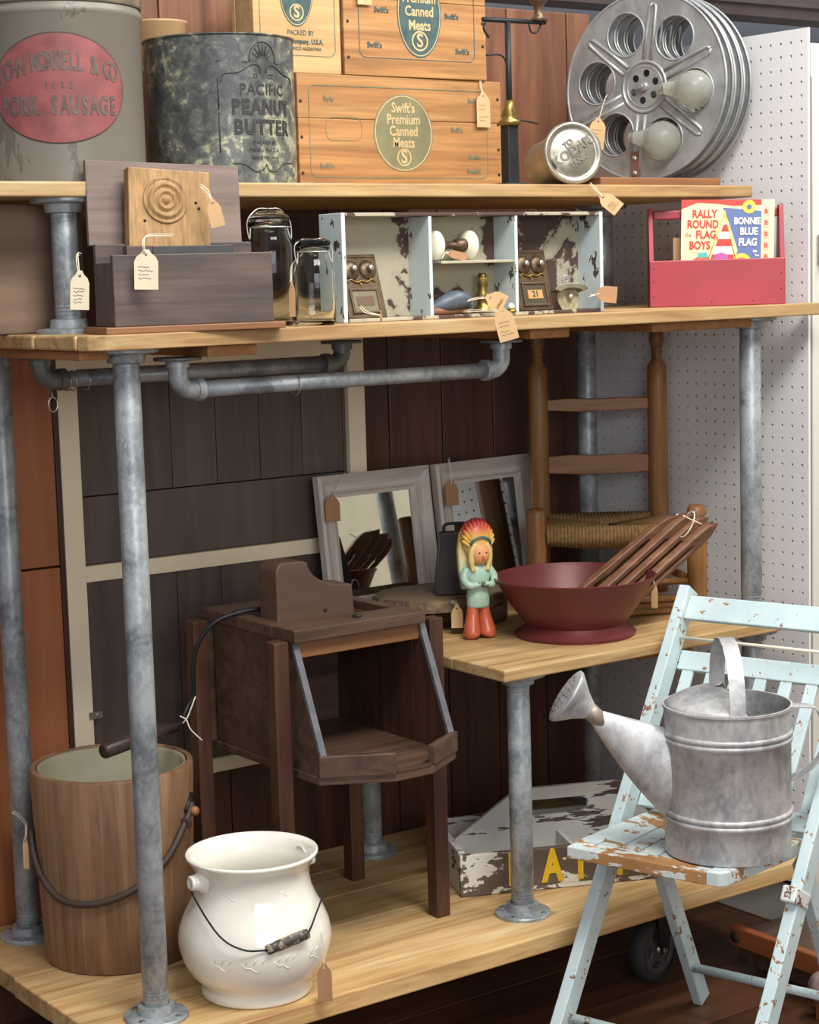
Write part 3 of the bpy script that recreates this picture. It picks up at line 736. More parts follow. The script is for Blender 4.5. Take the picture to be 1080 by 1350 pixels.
# glass jars
def jar(p, r, h, label, neck, bailgrp):
    T = thing('glass_jar', label, 'jar', p, 0, 'clear glass storage jars with wire bails')
    th = .003; nz = h*.80
    prof = [(0, 0), (r-.004, 0), (r, .005), (r, nz-.02), (r-.004, nz-.008), (neck, nz), (neck, nz+.012), (neck+.002, nz+.014), (neck+.002, nz+.018), (neck-.002, nz+.018), (neck-.003, nz), (r-th-.004, nz-.01), (r-th, nz-.022), (r-th, .008), (r-.008, .006), (0, .006)]
    b = MB(); b.lathe(prof, 40); b.build('body', GLASS, T)
    zz = nz+.0195; b = MB(); b.lathe([(0, zz), (neck+.003, zz), (neck+.004, zz+.006), (neck+.001, zz+.01), (neck, h-.008), (neck-.006, h-.001), (0, h), (0, h-.004), (neck-.008, h-.005), (neck-.004, zz+.012), (0, zz+.008)], 40); b.build('lid', GLASS, T)
    b = MB(); b.tube([(neck+.0035)*Vector((math.cos(a), math.sin(a), 0))+Vector((0, 0, nz+.010)) for a in [2*PI*k/32 for k in range(32)]], .0011, 6, closed=True)
    for s in (-1, 1): b.tube(spline([(s*(neck+.004), 0, nz+.01), (s*(neck+.009), -.004, nz-.01), (s*(neck+.010), 0, nz+.02), (s*(neck*.7), 0, h+.002), (0, 0, h+.003)], 5), .0011, 6)
    b.build('wire_bail', SILVER, T); return T
jar((-.467, .045, Z2), .0385, .188, 'tall clear glass jar beside the dark wooden box', .031, 1)
jar((-.437, -.040, Z2), .0345, .135, 'shorter clear glass jar in front of the tall jar', .025, 1)
b = MB(); b.tube([(.0275*math.cos(2*PI*k/32), .0275*math.sin(2*PI*k/32), .1275-.001) for k in range(32)], .0016, 6, closed=True)
tagc('buff tag hanging on a string between the two glass jars', (-.477, -.035, 1.165), .012, .055, rz=rad(-70), seed=17, lines=0, stringpts=[(-.475, -.03, 1.175), (-.465, -.02, 1.20), (-.452, -.03, 1.215)])
# chippy divided tray
T = thing('divided_tray', 'long chippy pale blue wooden tray stood on its side with dividers', 'tray', (-.346, 0, Z2))
L, Hh, D_ = .560, .182, .068
b = MB(); b.box(-.008, .0, 0, D_, 0, Hh, bev=.001); b.build('end_board', TRAYBLUE, T)
b = MB(); b.box(L, L+.008, 0, D_, 0, Hh, bev=.001); b.build('end_board', TRAYBLUE, T)
for x in (.172, .361): b = MB(); b.box(x, x+.007, .001, D_-.006, .006, Hh-.006, bev=.001); b.build('divider', TRAYBLUE, T)
b = MB(); b.box(0, L, D_-.006, D_, .006, Hh-.006, bev=0); b.build('back_panel', TRAYIN, T)
b = MB(); b.box(0, L, 0, D_, Hh-.006, Hh, bev=.001); b.build('top_board', TRAYIN, T)
b = MB(); b.box(0, L, 0.0, D_, 0, .006, bev=.001); b.build('bottom_board', TRAYIN, T)
b = MB(); b.box(.1795, .3605, .001, D_-.007, .094, .099, bev=.001); b.build('middle_shelf', TRAYIN, T)
b = MB(); b.prism([(.0, .075), (.007, .08), (.009, .10), (.006, .12), (.009, .135), (.004, .145), (0, .145)], .03, frameM((L+.008, .04, 0), (1, 0, 0), (0, 0, 1))); b.build('torn_strip', plain('cream_flaking_strip', '#d8ccb0', .7), T)
# post office box doors
def boxdoor(p, rz, lean, label, number):
    T = thing('mailbox_door', label, 'mailbox door', p, rz, 'old bronze mailbox doors'); w, h = .078, .113
    M = Matrix.Rotation(lean, 4, 'X')
    b = MB(); b.box(0, w, 0, .006, 0, h, M, bev=.0015); b.box(.004, w-.004, -.0015, 0, h-.006, h-.003, M, bev=0); b.build('door_plate', BRONZE, T)
    for x in (.022, .056):
        b = MB(); Mr = M @ axisM((x, 0, h-.028), (0, -1, 0)); b.lathe([(0, 0), (.0165, 0), (.0165, .0025), (.012, .004), (.010, .0055), (0, .0055)], 30, Mr)
        for k in range(24):
            a = 2*PI*k/24; b.box(-.0003, .0003, .0125, .0158, .0024, .0032, Mr @ Matrix.Rotation(a, 4, 'Z'), bev=0)
        dl = b.build('dial', BRONZE, T)
        b = MB(); b.lathe([(0, .005), (.0055, .005), (.0050, .014), (.0044, .0155), (0, .0155)], 20, Mr); b.build('knob', SILVER, dl)
    b = MB()
    for s in (-1, 1): b.tube([M @ Vector(v) for v in spline([(w/2, -.001, h-.047), (w/2+s*.010, -.001, h-.050), (w/2+s*.022, -.001, h-.045), (w/2+s*.028, -.001, h-.050)], 4)], .0018, 6)
    b.tube([M @ Vector(v) for v in [(w/2-.004, -.001, h-.052), (w/2, -.001, h-.04), (w/2+.004, -.001, h-.052), (w/2, -.001, h-.058)]], .0014, 6, closed=True)
    b.build('cast_scroll', BRASS, T)
    b = MB(); 
    for a0, a1, c0, c1 in ((.010, w-.010, .048, .052), (.010, w-.010, .008, .012), (.010, .014, .012, .048), (w-.014, w-.010, .012, .048)): b.box(a0, a1, -.003, 0, c0, c1, M, bev=.0008)
    b.build('window_frame', BRONZE, T)
    b = MB(); b.box(.014, w-.014, -.0006, .0002, .012, .048, M, bev=0); b.build('window', plain('dusky_glass_pane' , '#4a4436' if number else '#77705a', .15), T)
    b = MB(); b.box(.022, w-.022, -.0014, -.0007, .022, .038, M, bev=0); b.build('number_card', plain('number_card_paper', '#b58a50' if number else '#5e4a38', .7), T)
    if number: b = MB(); b.mesh_in(textmesh(number, .015, .0004, .0002), M @ front(w/2, -.0016, .030)); b.build('number', INKBLACK, T)
boxdoor((-.336, .010, Z2+.0065), 0, rad(-18), 'bronze mailbox door with two dials in the left compartment of the tray', None)
boxdoor((.040, .018, Z2+.0065), 0, rad(-14), 'bronze mailbox door numbered 21 in the right compartment of the tray', '21')
T = thing('door_knob_pair', 'pair of white porcelain door knobs on a dark shaft on the little shelf', 'door knobs', (-.150, .030, Z2+.0995+.0265))
kp = [(0, .0), (.008, .0), (.010, .004), (.021, .006), (.0262, .011), (.0255, .017), (.017, .021), (0, .023)]
for x, s in ((.018, -1), (.075, 1)):
    b = MB(); b.lathe(kp, 32, axisM((x-s*.005, 0, 0), (s, 0, 0))); b.build('knob', KNOBW, T)
b = MB(); b.tube([(.015, 0, 0), (.030, 0, 0), (.031, 0, 0), (.055, 0, 0), (.056, 0, 0), (.078, 0, 0)], [.009, .009, .006, .006, .011, .012], 20); b.build('shaft', BRONZE, T)
tagc('brown card tag lying across the porcelain knob shaft', (-.128, .005, 1.213), .014, .045, tilt=rad(-78), mat=TAGBROWN, seed=20, lines=0, rz=0, stringpts=[(-.136, .005, 1.214), (-.145, .004, 1.204)])
T = thing('bird_figurine', 'small blue grey bird figure lying in the lower middle compartment', 'bird figurine', (-.115, .02, Z2+.006))
b = MB(); P = spline([(-.048, .01, .010), (-.03, .008, .013), (-.01, .004, .019), (.012, 0, .025), (.03, -.003, .022), (.040, -.004, .014)], 5); n = len(P)
b.tube(P, [.003+.014*math.sin(min(1, (i/(n-1))*1.05+.02)*PI*.86)**1.3 for i in range(n)], 18); b.build('body', plain('blue_grey_plumage', '#4c5661', .45, 0, .3, 50), T)
b = MB(); b.lathe([(0, 0), (.0025, 0), (.002, .0012), (0, .0016)], 10, axisM((.030, -.018, .024), (0, -1, .1))); b.build('eye', IRON, T)
b = MB(); b.tube([(-.05, 0, .006), (.03, 0, .006)], .006, 12, flat=1.2); b.build('wooden_base', MIDWOOD, T)
T = thing('brass_hose_nozzle', 'fluted brass nozzle standing beside the bird in the tray', 'brass nozzle', (-.037, .03, Z2+.0065))
b = MB(); b.lathe([(0, 0), (.021, 0), (.022, .004), (.012, .012), (.010, .022), (.012, .026), (.0115, .034), (.008, .040), (.0085, .046), (.0075, .068), (.006, .070), (0, .070)], 24); b.build('body', BRASS, T)
b = MB()
for k in range(12): a = 2*PI*k/12; b.tube([(.0085*math.cos(a), .0085*math.sin(a), .046), (.0075*math.cos(a), .0075*math.sin(a), .066)], .0009, 5)
b.build('flute', BRASS, T)
T = thing('bottle_opener', 'wall mount cast metal bottle opener leaning in the right of the tray', 'bottle opener', (.150, .012, Z2+.0065), rad(-12))
OP = plain('worn_cast_metal', '#7a7460', .45, .5, .35, 40)
b = MB(); Mo = Matrix.Rotation(rad(-10), 4, 'X')
b.mesh_in(plate([[(-.014, 0), (.014, 0), (.020, .012), (.022, .026), (.018, .036), (-.018, .036), (-.022, .026), (-.020, .012)], circ(.002, 8, 0, .007)], .004, .0008), Mo @ front(0, .004, 0)); b.build('back_plate', plain('cream_flaked_plate', '#a79e7c', .5, .2, .4, 60), T)
b = MB(); hood = [(.034*math.cos(t), .034+.012*math.sin(t)) for t in [PI*k/12 for k in range(13)]]+[(.022*math.cos(t), .030+.006*math.sin(t)) for t in [PI*(12-k)/12 for k in range(13)]]
b.prism(hood, .022, Mo @ frameM((0, .006, 0), (1, 0, 0), (0, 0, 1)), bev=.001); b.build('hood', OP, T)
b = MB(); b.mesh_in(plate([[(-.007, .0), (.007, .0), (.008, .012), (.004, .018), (-.004, .018), (-.008, .012)], circ(.0028, 10, 0, .010)], .003, .0006), Mo @ front(0, .004, .044)); b.build('mounting_tab', SILVER, T)
b = MB(); b.sphere((0, -.006, .022), .006, 14, M=Mo); b.build('tooth', SILVER, T)
T = thing('brass_finial', 'small brass and white porcelain knob beside the mailbox door numbered 21', 'knob', (.003, .0, Z2+.0065))
b = MB(); b.lathe([(0, 0), (.010, 0), (.009, .003), (.005, .006), (0, .006)], 18); b.build('base', BRASS, T); b = MB(); b.sphere((0, 0, .010), .006, 14); b.build('cap', KNOBW, T)
tagc('plain brown card tag beside the bottle opener', (.194, -.02, 1.134), .030, .040, rz=rad(-20), tilt=rad(-84), seed=22, mat=TAGBROWN, lines=0, stringpts=[(.176, -.012, 1.13)])
tagc('upper buff tag of the pair hanging by the brass nozzle', (-.064, -.025, 1.134), .034, .034, tilt=rad(-62), seed=23, stringpts=[(-.078, -.012, 1.134), (-.095, .0, 1.13)])
tagc('lower buff tag hanging over the front edge of the second shelf', (-.083, -.082, 1.110), .034, .056, tilt=rad(-14), seed=24, stringpts=[(-.09, -.05, 1.113), (-.105, .0, 1.112)])
tagc('brown tag by the lower left of the tray near the shelf edge', (-.30, -.03, 1.112), .004, .01, seed=25, lines=0, stringpts=[(-.318, -.012, 1.118), (-.328, -.01, 1.128)])
# red caddy with the record
CR = rad(-40)
T = thing('red_caddy', 'red painted wooden caddy with a carrying handle holding a record sleeve', 'caddy', (.437, .108, Z2), CR)
wC, dC, hC = .262, .088, .090
b = MB(); b.box(0, wC, 0, .009, 0, hC, bev=.0015); b.build('front_panel', REDP, T)
b = MB(); b.box(0, wC, dC-.009, dC, 0, hC, bev=.0015); b.build('back_panel', REDP, T)
b = MB(); b.box(.009, wC-.009, .009, dC-.009, 0, .009, bev=.001); b.build('bottom', REDP, T)
for x in (.0, wC-.009):
    b = MB(); b.prism([(.0095, 0), (dC-.0095, 0), (dC-.0095, hC), (dC/2+.014, .193), (dC/2-.014, .193), (.0095, hC)], .009, frameM((x, 0, 0), (0, 1, 0), (0, 0, 1)), bev=.001); b.build('end_panel', REDP, T)
b = MB(); b.box(.0095, wC-.0095, dC/2-.006, dC/2+.008, .170, .188, bev=.003); b.build('handle', REDP, T)
b = MB()
for x, z in ((.008, .02), (.008, .05), (.008, .075), (.254, .03), (.254, .06), (.12, .008), (.20, .008)): b.lathe([(0, 0), (.0014, 0), (0, .0008)], 8, axisM((x, 0, z), (0, -1, 0)))
b.build('nail', RUST, T)
T = thing('record_sleeve', 'illustrated record sleeve reading Rally Round the Flag, Boys in the red caddy', 'record sleeve', (.437, .108, Z2+.0095), CR)
M = Matrix.Translation((.060, .016, 0)) @ Matrix.Rotation(rad(-3), 4, 'X') @ Matrix.Rotation(rad(1.5), 4, 'Y')
sw, shh = .180, .198
b = MB(); b.box(0, sw, 0, .005, 0, shh, M, bev=.0008); b.build('sleeve', PAPER, T)
def flat(pts, name, mat, lift, z0=0): 
    b = MB(); b.mesh_in(plate([pts], .0002), M @ front(0, -lift, 0)); b.build(name, mat, T)
flat([(0, .180), (.03, .192), (.07, .190), (.10, .186), (.155, .188), (.155, .198), (0, .198)], 'red_banner', REDPR, .0006)
flat([(.080, .183), (.155, .176), (.155, .07), (.100, .07), (.110, .10), (.092, .155)], 'blue_field', BLUEP, .0006)
flat([(.052, .07), (.106, .07), (.087, .162)], 'tent', WHITEPR, .0009)
for z0, z1 in ((.074, .092), (.108, .122), (.136, .150)):
    def xl(z): return .052+(z-.07)/(.092)*.035
    def xr(z): return .106-(z-.07)/(.092)*.019
    flat([(xl(z0), z0), (xr(z0), z0), (xr(z1), z1), (xl(z1), z1)], 'tent_stripe', REDPR, .0012)
b = MB()
for pts in (((.048, .068), (.085, .176)), ((.110, .068), (.083, .176))): b.tube([M @ Vector((p[0], -.0014, p[1])) for p in pts], .0012, 6)
b.build('tent_pole', YELPR, T)
flat(circ(.013, 22, .131, .184), 'seal', YELPR, .0012); flat(circ(.005, 14, .131, .184), 'seal_center', BLUEP, .0016)
flat([(.02, .07), (.052, .07), (.052, .088), (.035, .088), (.02, .080)], 'red_hill', REDPR, .0009)
flat(circ(.011, 20, .042, .083), 'orange_head', ORPR, .0016); flat([(.031, .086), (.053, .086), (.050, .096), (.034, .096)], 'teal_hat', TEALPR, .002)
flat([(.060, .07), (.094, .07), (.090, .092), (.078, .096), (.066, .092)], 'purple_figure', PURPR, .0016)
flat(circ(.018, 24, .118, .076), 'yellow_hair', YELPR, .0014); flat(circ(.0135, 24, .118, .073), 'orange_face', ORPR, .0019)
for i in range(5): flat([(.158, .078+i*.022), (.170, .078+i*.022), (.170, .096+i*.022), (.158, .096+i*.022)] , 'edge_panel', plain('pink_panel_print', '#e8b9a0', .6), .0006)
b = MB()
for i in range(5): b.mesh_in(textmesh('B', .012, .0003, .0002), M @ front(.164, -.001, .087+i*.022))
b.build('edge_lettering', REDPR, T)
def rec(items, mat, name):
    b = MB()
    for s, x, z, sz, bo in items: b.mesh_in(textmesh(s, sz, bo, .0002, .78), M @ front(x, -.0018, z))
    b.build(name, mat, T)
rec([('RALLY', .045, .170, .0215, .0006), ('ROUND', .042, .150, .0215, .0006), ('the', .014, .130, .012, 0), ('FLAG,', .050, .130, .0215, .0006), ('BOYS', .036, .109, .0215, .0006), ('~~~~~~~~', .03, .096, .008, 0)], REDPR, 'red_lettering')
rec([('BONNIE', .1275, .156, .018, .0006), ('BLUE', .131, .136, .0195, .0007), ('FLAG', .129, .115, .0195, .0007), ('Side', .143, .098, .006, .0002), ('Two', .147, .090, .006, .0002)], WHITEPR, 'white_lettering')
T = thing('spare_sleeve', 'plain tan paper sleeve tucked behind the record sleeve', 'paper sleeve', (.437, .108, Z2+.0095), CR)
b = MB(); b.box(.050, .2, .060, .063, 0, .125, bev=.0005); b.build('paper', TAGM, T)
# ================================================================= MIDDLE SHELF THINGS
Z3 = .4793
def mirror(x, yy, rz, label):
    T = thing('framed_mirror', label, 'mirror', (x, yy, Z3), rz, 'square mirrors in grey washed frames')
    w, h, f = .290, .300, .048; M = Matrix.Rotation(rad(-7), 4, 'X')
    # mitred profile frame
    prof = [(0, 0), (0, .018), (.006, .022), (.012, .018), (.020, .013), (.030, .011), (.036, .013), (.040, .009), (.047, .006), (.047, 0)]
    def side(P0, P1, inn0, inn1, mat):
        b = MB(); nb = b.b; rows = []
        for u, t in prof:
            k = u/f; a = P0.lerp(inn0, k); c = P1.lerp(inn1, k); rows.append((nb.verts.new(M @ Vector((a.x, -t, a.y))), nb.verts.new(M @ Vector((c.x, -t, c.y)))))
        for A, B in zip(rows[:-1], rows[1:]): nb.faces.new((A[0], B[0], B[1], A[1]))
        nb.faces.new((rows[-1][0], rows[0][0], rows[0][1], rows[-1][1])); nb.faces.new([r[0] for r in rows]); nb.faces.new([r[1] for r in rows][::-1])
        bmesh.ops.recalc_face_normals(nb, faces=nb.faces); b.build('frame_side', mat, T)
    o = [Vector((0, 0)), Vector((w, 0)), Vector((w, h)), Vector((0, h))]; i_ = [Vector((f, f)), Vector((w-f, f)), Vector((w-f, h-f)), Vector((f, h-f))]
    for k in range(4): side(o[k], o[(k+1) % 4], i_[k], i_[(k+1) % 4], WASHWOOD if k % 2 == 0 else WASHWOOD_V)
    b = MB(); b.box(f-.003, w-f+.003, -.003, -.0005, f-.003, h-f+.003, M, bev=0); b.build('mirror_glass', MIRROR, T)
    b = MB(); b.box(.005, w-.005, .0005, .004, .005, h-.005, M, bev=0); b.build('backing', BROWNPANEL, T)
mirror(-.062, .535, rad(3), 'framed mirror on the left, nearest the cream door stile')
mirror(.242, .545, rad(6), 'framed mirror on the right, behind the cowbell and rush chair')
tagc('brown tag on the frame of the left mirror', (-.043, .532, .735), .035, .052, rz=0, tilt=rad(3), pitch=rad(-7), mat=TAGBROWN, seed=30, lines=0, stringpts=[(-.03, .54, .75), (.0, .548, .782)])
tagc('brown tag on the frame of the right mirror', (.263, .538, .738), .033, .052, rz=0, tilt=rad(3), pitch=rad(-7), mat=TAGBROWN, seed=31, lines=0, stringpts=[(.264, .54, .755), (.27, .556, .79)])
# log slice on round block, cowbell
o = None
T = thing('round_wooden_block', 'round wooden block under the bark-edged slab', 'block', (.17, .385, Z3))
b = MB(); b.lathe([(0, 0), (.085, 0), (.09, .006), (.09, .034), (.085, .04), (0, .04)], 40); b.build('block', DKWOOD, T)
T = thing('log_slice', 'round bark-edged slab of wood carrying the black cowbell', 'wood slice', (.125, .392, Z3+.0405))
def slab(z0, z1, dr, name, mat):
    b = MB(); n = 60; rr = [(.139+.006*math.sin(3*a+.5)+.004*math.sin(7*a)+.002*math.sin(19*a)+dr) for a in [2*PI*k/n for k in range(n)]]
    pts = [(rr[k]*math.cos(2*PI*k/n)*1.05, rr[k]*math.sin(2*PI*k/n)*.82) for k in range(n)]
    b.prism(pts, z1-z0, Matrix.Translation((0, 0, z0)), bev=0); b.build(name, mat, T)
slab(0, .022, 0, 'bark', BARKM); slab(.001, .0232, -.006, 'wood', SLABTOP)
T = thing('cowbell', 'flat-sided black cowbell with a loop handle on the wood slab', 'bell', (.128, .345, Z3+.0640), rad(-26))
b = MB(); nb = bmesh.new()
lo = [(-.047, -.022), (.047, -.022), (.047, .022), (-.047, .022)]; hi = [(-.035, -.012), (.035, -.012), (.035, .012), (-.035, .012)]
A = [nb.verts.new((x, y, 0)) for x, y in lo]; B = [nb.verts.new((x, y, .126)) for x, y in hi]
nb.faces.new(A[::-1]); nb.faces.new(B)
for k in range(4): nb.faces.new((A[k], A[(k+1) % 4], B[(k+1) % 4], B[k]))
bmesh.ops.bevel(nb, geom=nb.edges[:], offset=.004, segments=3, profile=.5, affect='EDGES'); b._merge(nb, None, .5); b.build('body', BELLM, T)
b = MB(); b.tube(spline([(-.024, 0, .122), (-.026, 0, .134), (-.018, 0, .141), (.018, 0, .141), (.026, 0, .134), (.024, 0, .122)], 4), .003, 8); b.build('handle', IRON, T)
tagc('buff tag hanging from the bark-edged slab', (.062, .262, .532), .023, .045, seed=33, lines=0, mat=TAGM, stringpts=[(.062, .265, .54), (.062, .282, .5435)])
# plaster figurine
T = thing('chalkware_figurine', 'painted plaster figurine in a feathered headdress and orange trousers', 'figurine', (.076, .212, Z3), rad(-14))
def blob(ctrs, name, mat, seg=20):
    b = MB()
    for z_list in ctrs: b.tube([Vector(p[:3]) for p in z_list], [p[3] for p in z_list], seg)
    o = b.build(name, mat, T); 
    m = o.modifiers.new('s', 'SUBSURF'); m.levels = 1; m.render_levels = 1; return o
ORG = plain('orange_glaze', '#b95a3e', .3, 0, .15, 30, coat=.3); MINT = plain('mint_glaze', '#9dbaa6', .4, 0, .15, 40)
blob([[(-.013, -.004, .0, .012), (-.016, -.004, .006, .0185), (-.0155, -.002, .020, .0165), (-.0125, 0, .04, .0125), (-.011, 0, .06, .0115), (-.010, 0, .073, .0115)]], 'left_trouser_leg', ORG)
blob([[(.014, -.004, .0, .012), (.017, -.004, .006, .0185), (.0165, -.002, .020, .0165), (.0125, 0, .04, .0125), (.011, 0, .06, .0115), (.010, 0, .073, .0115)]], 'right_trouser_leg', ORG)
b = MB(); b.lathe([(0, .060), (.021, .060), (.023, .064), (.023, .085), (.021, .100), (.024, .115), (.026, .128), (.022, .140), (.012, .148), (0, .149)], 28, sy=.72); b.build('tunic', MINT, T)
b = MB()
for s in (-1, 1): b.tube(spline([(s*.022, 0, .136), (s*.031, -.006, .118), (s*.024, -.018, .106), (s*.004, -.022, .108)], 5), [.0085]*6+[.0075]*6+[.006]*4, 12)
b.build('folded_arms', MINT, T)
b = MB(); b.sphere((-.006, -.023, .108), .0065, 12, (1.3, .7, .8)); b.sphere((.007, -.023, .106), .0065, 12, (1.3, .7, .8)); b.build('hands', plain('grey_worn_plaster', '#5d5a55', .6, 0, .5, 80), T)
b = MB(); b.sphere((0, -.011, .166), .021, 24, (1, .92, 1.08)); b.sphere((0, -.031, .163), .0028, 8); b.build('head', SKINP, T)
b = MB()
for s in (-1, 1): b.sphere((s*.0072, -.0288, .169), .0018, 8)
b.build('eyes', IRON, T)
b = MB(); b.sphere((0, -.0300, .1565), .0028, 8, (1.3, .5, .6)); b.build('mouth', REDPR, T)
b = MB()
for s in (-1, 1): b.tube(spline([(s*.010, -.018, .186), (s*.018, -.016, .170), (s*.018, -.014, .150), (s*.014, -.014, .132)], 4), [.006]*4+[.0065]*5+[.005]*4, 10)
b.build('hair_braids', plain('yellow_cream_glaze', '#d8bd7c', .4, 0, .1, 30), T)
# headdress: fan of feathers behind the head and down the back
t = NT('feather_glaze'); tc = t.n('ShaderNodeTexCoord'); sp = t.n('ShaderNodeSeparateXYZ'); t.l(tc.outputs['Object'], sp.inputs[0])
mr = t.n('ShaderNodeMapRange'); mr.inputs['From Min'].default_value = .11; mr.inputs['From Max'].default_value = .232; t.l(sp.outputs['Z'], mr.inputs['Value'])
t.set(Base__Color=t.ramp(mr.outputs[0], [(0, hx('#a9bda6')), (.35, hx('#d6c898')), (.72, hx('#dcab4a')), (.86, hx('#c8553a')), (1, hx('#a02c34'))]), Roughness=.4)
FEATH = t.m
b = MB()
def head_outline(k):
    return [(k*.0, 0)]
pts = [(-.030, .095), (-.036, .13), (-.038, .17), (-.033, .203), (-.018, .226), (0, .232), (.018, .226), (.031, .205), (.035, .17), (.033, .13), (.026, .10)]
b.prism(pts, .014, frameM((0, .016, 0), (1, 0, 0), (0, 0, 1)), bev=.004)
b.sphere((0, .0, .190), .031, 24, (1.02, .72, 1.2))
for k in range(13):
    a = PI*k/12; b.tube([(.022*math.cos(a), -.016, .182+.020*math.sin(a)), (.030*math.cos(a), -.008, .190+.034*math.sin(a)), (.031*math.cos(a), .004, .192+.040*math.sin(a))], [.003, .0045, .003], 8)
o = b.build('feather_headdress', FEATH, T)
b = MB(); b.tube([(.020*math.cos(a), -.018-.006*math.sin(a), .184+.014*math.sin(a)) for a in [PI*k/12 for k in range(13)]], .0026, 8); b.build('headband', plain('teal_glaze', '#3d6a68', .4), T)
# bowl with shuttles
BC = Vector((.236, .113, Z3))
T = thing('maroon_bowl', 'maroon enamel footed bowl holding wooden shuttles', 'bowl', BC)
b = MB(); b.lathe([(0, .004), (.108, .001), (.115, .0), (.117, .006), (.100, .018), (.096, .023), (.100, .028), (.128, .066), (.152, .108), (.157, .112), (.158, .115), (.155, .116), (.149, .108), (.124, .068), (.095, .028), (0, .026)], 72); shade_sharp(b.build('bowl', MAROON, T), 60)
b = MB()
for s in (1,): b.tube(spline([(.142, -.01, .104), (.158, -.005, .092), (.162, .0, .100), (.146, .01, .106)], 5), .0018, 6)
b.build('wire_handle', IRON, T)
def shuttle(p0, p1, w, label, roll=0, seed=0):
    p0 = Vector(p0); p1 = Vector(p1); T = thing('weaving_shuttle', label, 'shuttle', p0, 0, 'wooden weaving shuttles in the maroon bowl')
    d = p1-p0; L = d.length; M = frameM((0, 0, 0), d, (Vector((0, 0, 1)) if abs(d.z) < .8*L else Vector((1, 0, 0)))) @ Matrix.Rotation(roll, 4, 'X')
    out = [(0, 0), (L*.05, w*.35), (L*.16, w*.5), (L*.84, w*.5), (L*.93, w*.4), (L, 0), (L*.93, -w*.4), (L*.84, -w*.5), (L*.16, -w*.5), (L*.05, -w*.35)]
    hole = [(L*.30, w*.26), (L*.74, w*.26), (L*.78, 0), (L*.74, -w*.26), (L*.30, -w*.26), (L*.26, 0)]
    b = MB(); b.mesh_in(plate([out, hole], .016, .002), M); b.build('shuttle_body', SHUTTLE, T)
    b = MB(); b.tube([M @ Vector((L*.28, 0, 0)), M @ Vector((L*.70, 0, 0))], .002, 6); b.build('spindle', BRASS, T)
    b = MB(); b.lathe([(.0045, 0), (.002, .012), (0, .016)], 10, M @ axisM((L-.006, 0, 0), (1, 0, 0))); b.build('tip', SILVER, T)
def wl(px, z, y): return (px, y, z)
shuttle(BC+Vector((-.040, .01, .035)), (.470, .075, .690), .032, 'uppermost wooden shuttle in the maroon bowl', rad(12))
shuttle(BC+Vector((-.010, -.02, .034)), (.506, .065, .692), .034, 'second wooden shuttle from the top in the bowl', rad(20))
shuttle(BC+Vector((.020, -.035, .033)), (.535, .06, .682), .034, 'third wooden shuttle from the top in the bowl', rad(15))
shuttle(BC+Vector((.055, -.045, .034)), (.552, .052, .668), .032, 'lowest wooden shuttle, nearest the rim of the bowl', rad(25))
b = MB()
T = thing('tie_string', 'pale string tied round the upper ends of the shuttles', 'string', (.475, .05, .675))
b.tube([(.026*math.cos(a)*.6+.004*math.sin(a), .018*math.sin(a), .024*math.cos(a)) for a in [2*PI*k/20 for k in range(20)]], .0012, 6, closed=True)
b.build('loop', STRING, T); b = MB(); b.tube(spline([(-.03, -.02, .022), (-.01, -.022, .012), (.02, -.02, .0)], 5), .0012, 6); b.build('loose_end', STRING, T)
tagc('buff tag hanging from the right rim of the maroon bowl', (.395, .06, .560), .013, .050, rz=rad(-62), seed=40, lines=0, stringpts=[(.392, .06, .572), (.385, .062, .585)])
# little ladder back chair
CHR = rad(-37.2)
T = thing('ladder_back_chair', 'small honey oak ladder-back chair with a woven rush seat on the middle shelf', 'chair', (.475, .258, Z3), CHR)
hw, bw, dp = .165, .128, .205
BO = -.020
def post2(x, y, prof, name, par=T, lean=0):
    b = MB(); b.lathe(prof, 24, Matrix.Translation((x, y, 0)) @ Matrix.Rotation(lean, 4, 'X')); return b.build(name, CHAIRWOOD, par)
fp = [(0, 0), (.017, 0), (.0195, .02), (.0205, .10), (.0205, .195), (.019, .208), (.013, .213), (0, .214)]
for s in (-1, 1): post2(s*hw, 0, fp, 'front_leg')
bp = [(0, 0), (.016, 0), (.0185, .02), (.0195, .2), (.019, .44), (.0185, .49), (.010, .505), (.0095, .515), (.012, .52), (.0095, .524), (.0125, .535), (.0145, .548), (.013, .562), (.007, .572), (0, .573)]
bp = [(r*1.12, z) for r, z in bp]
for s in (-1, 1): post2(s*bw+BO, dp, bp, 'back_post')
b = MB(); 
for z0, z1 in ((.396, .425), (.260, .303)):
    b = MB(); n = 14; pts = []
    out = [(-bw+.012, z0+.004), (-.05, z0), (.05, z0), (bw-.012, z0+.004), (bw-.012, z1-.003), (.06, z1), (0, z1-.002), (-.06, z1), (-bw+.012, z1-.003)]
    b.prism(out, .011, frameM((BO, dp+.006, 0), (1, 0, 0), (0, 0, 1)), bev=.002); b.build('back_slat', CHAIRWOODX, T)
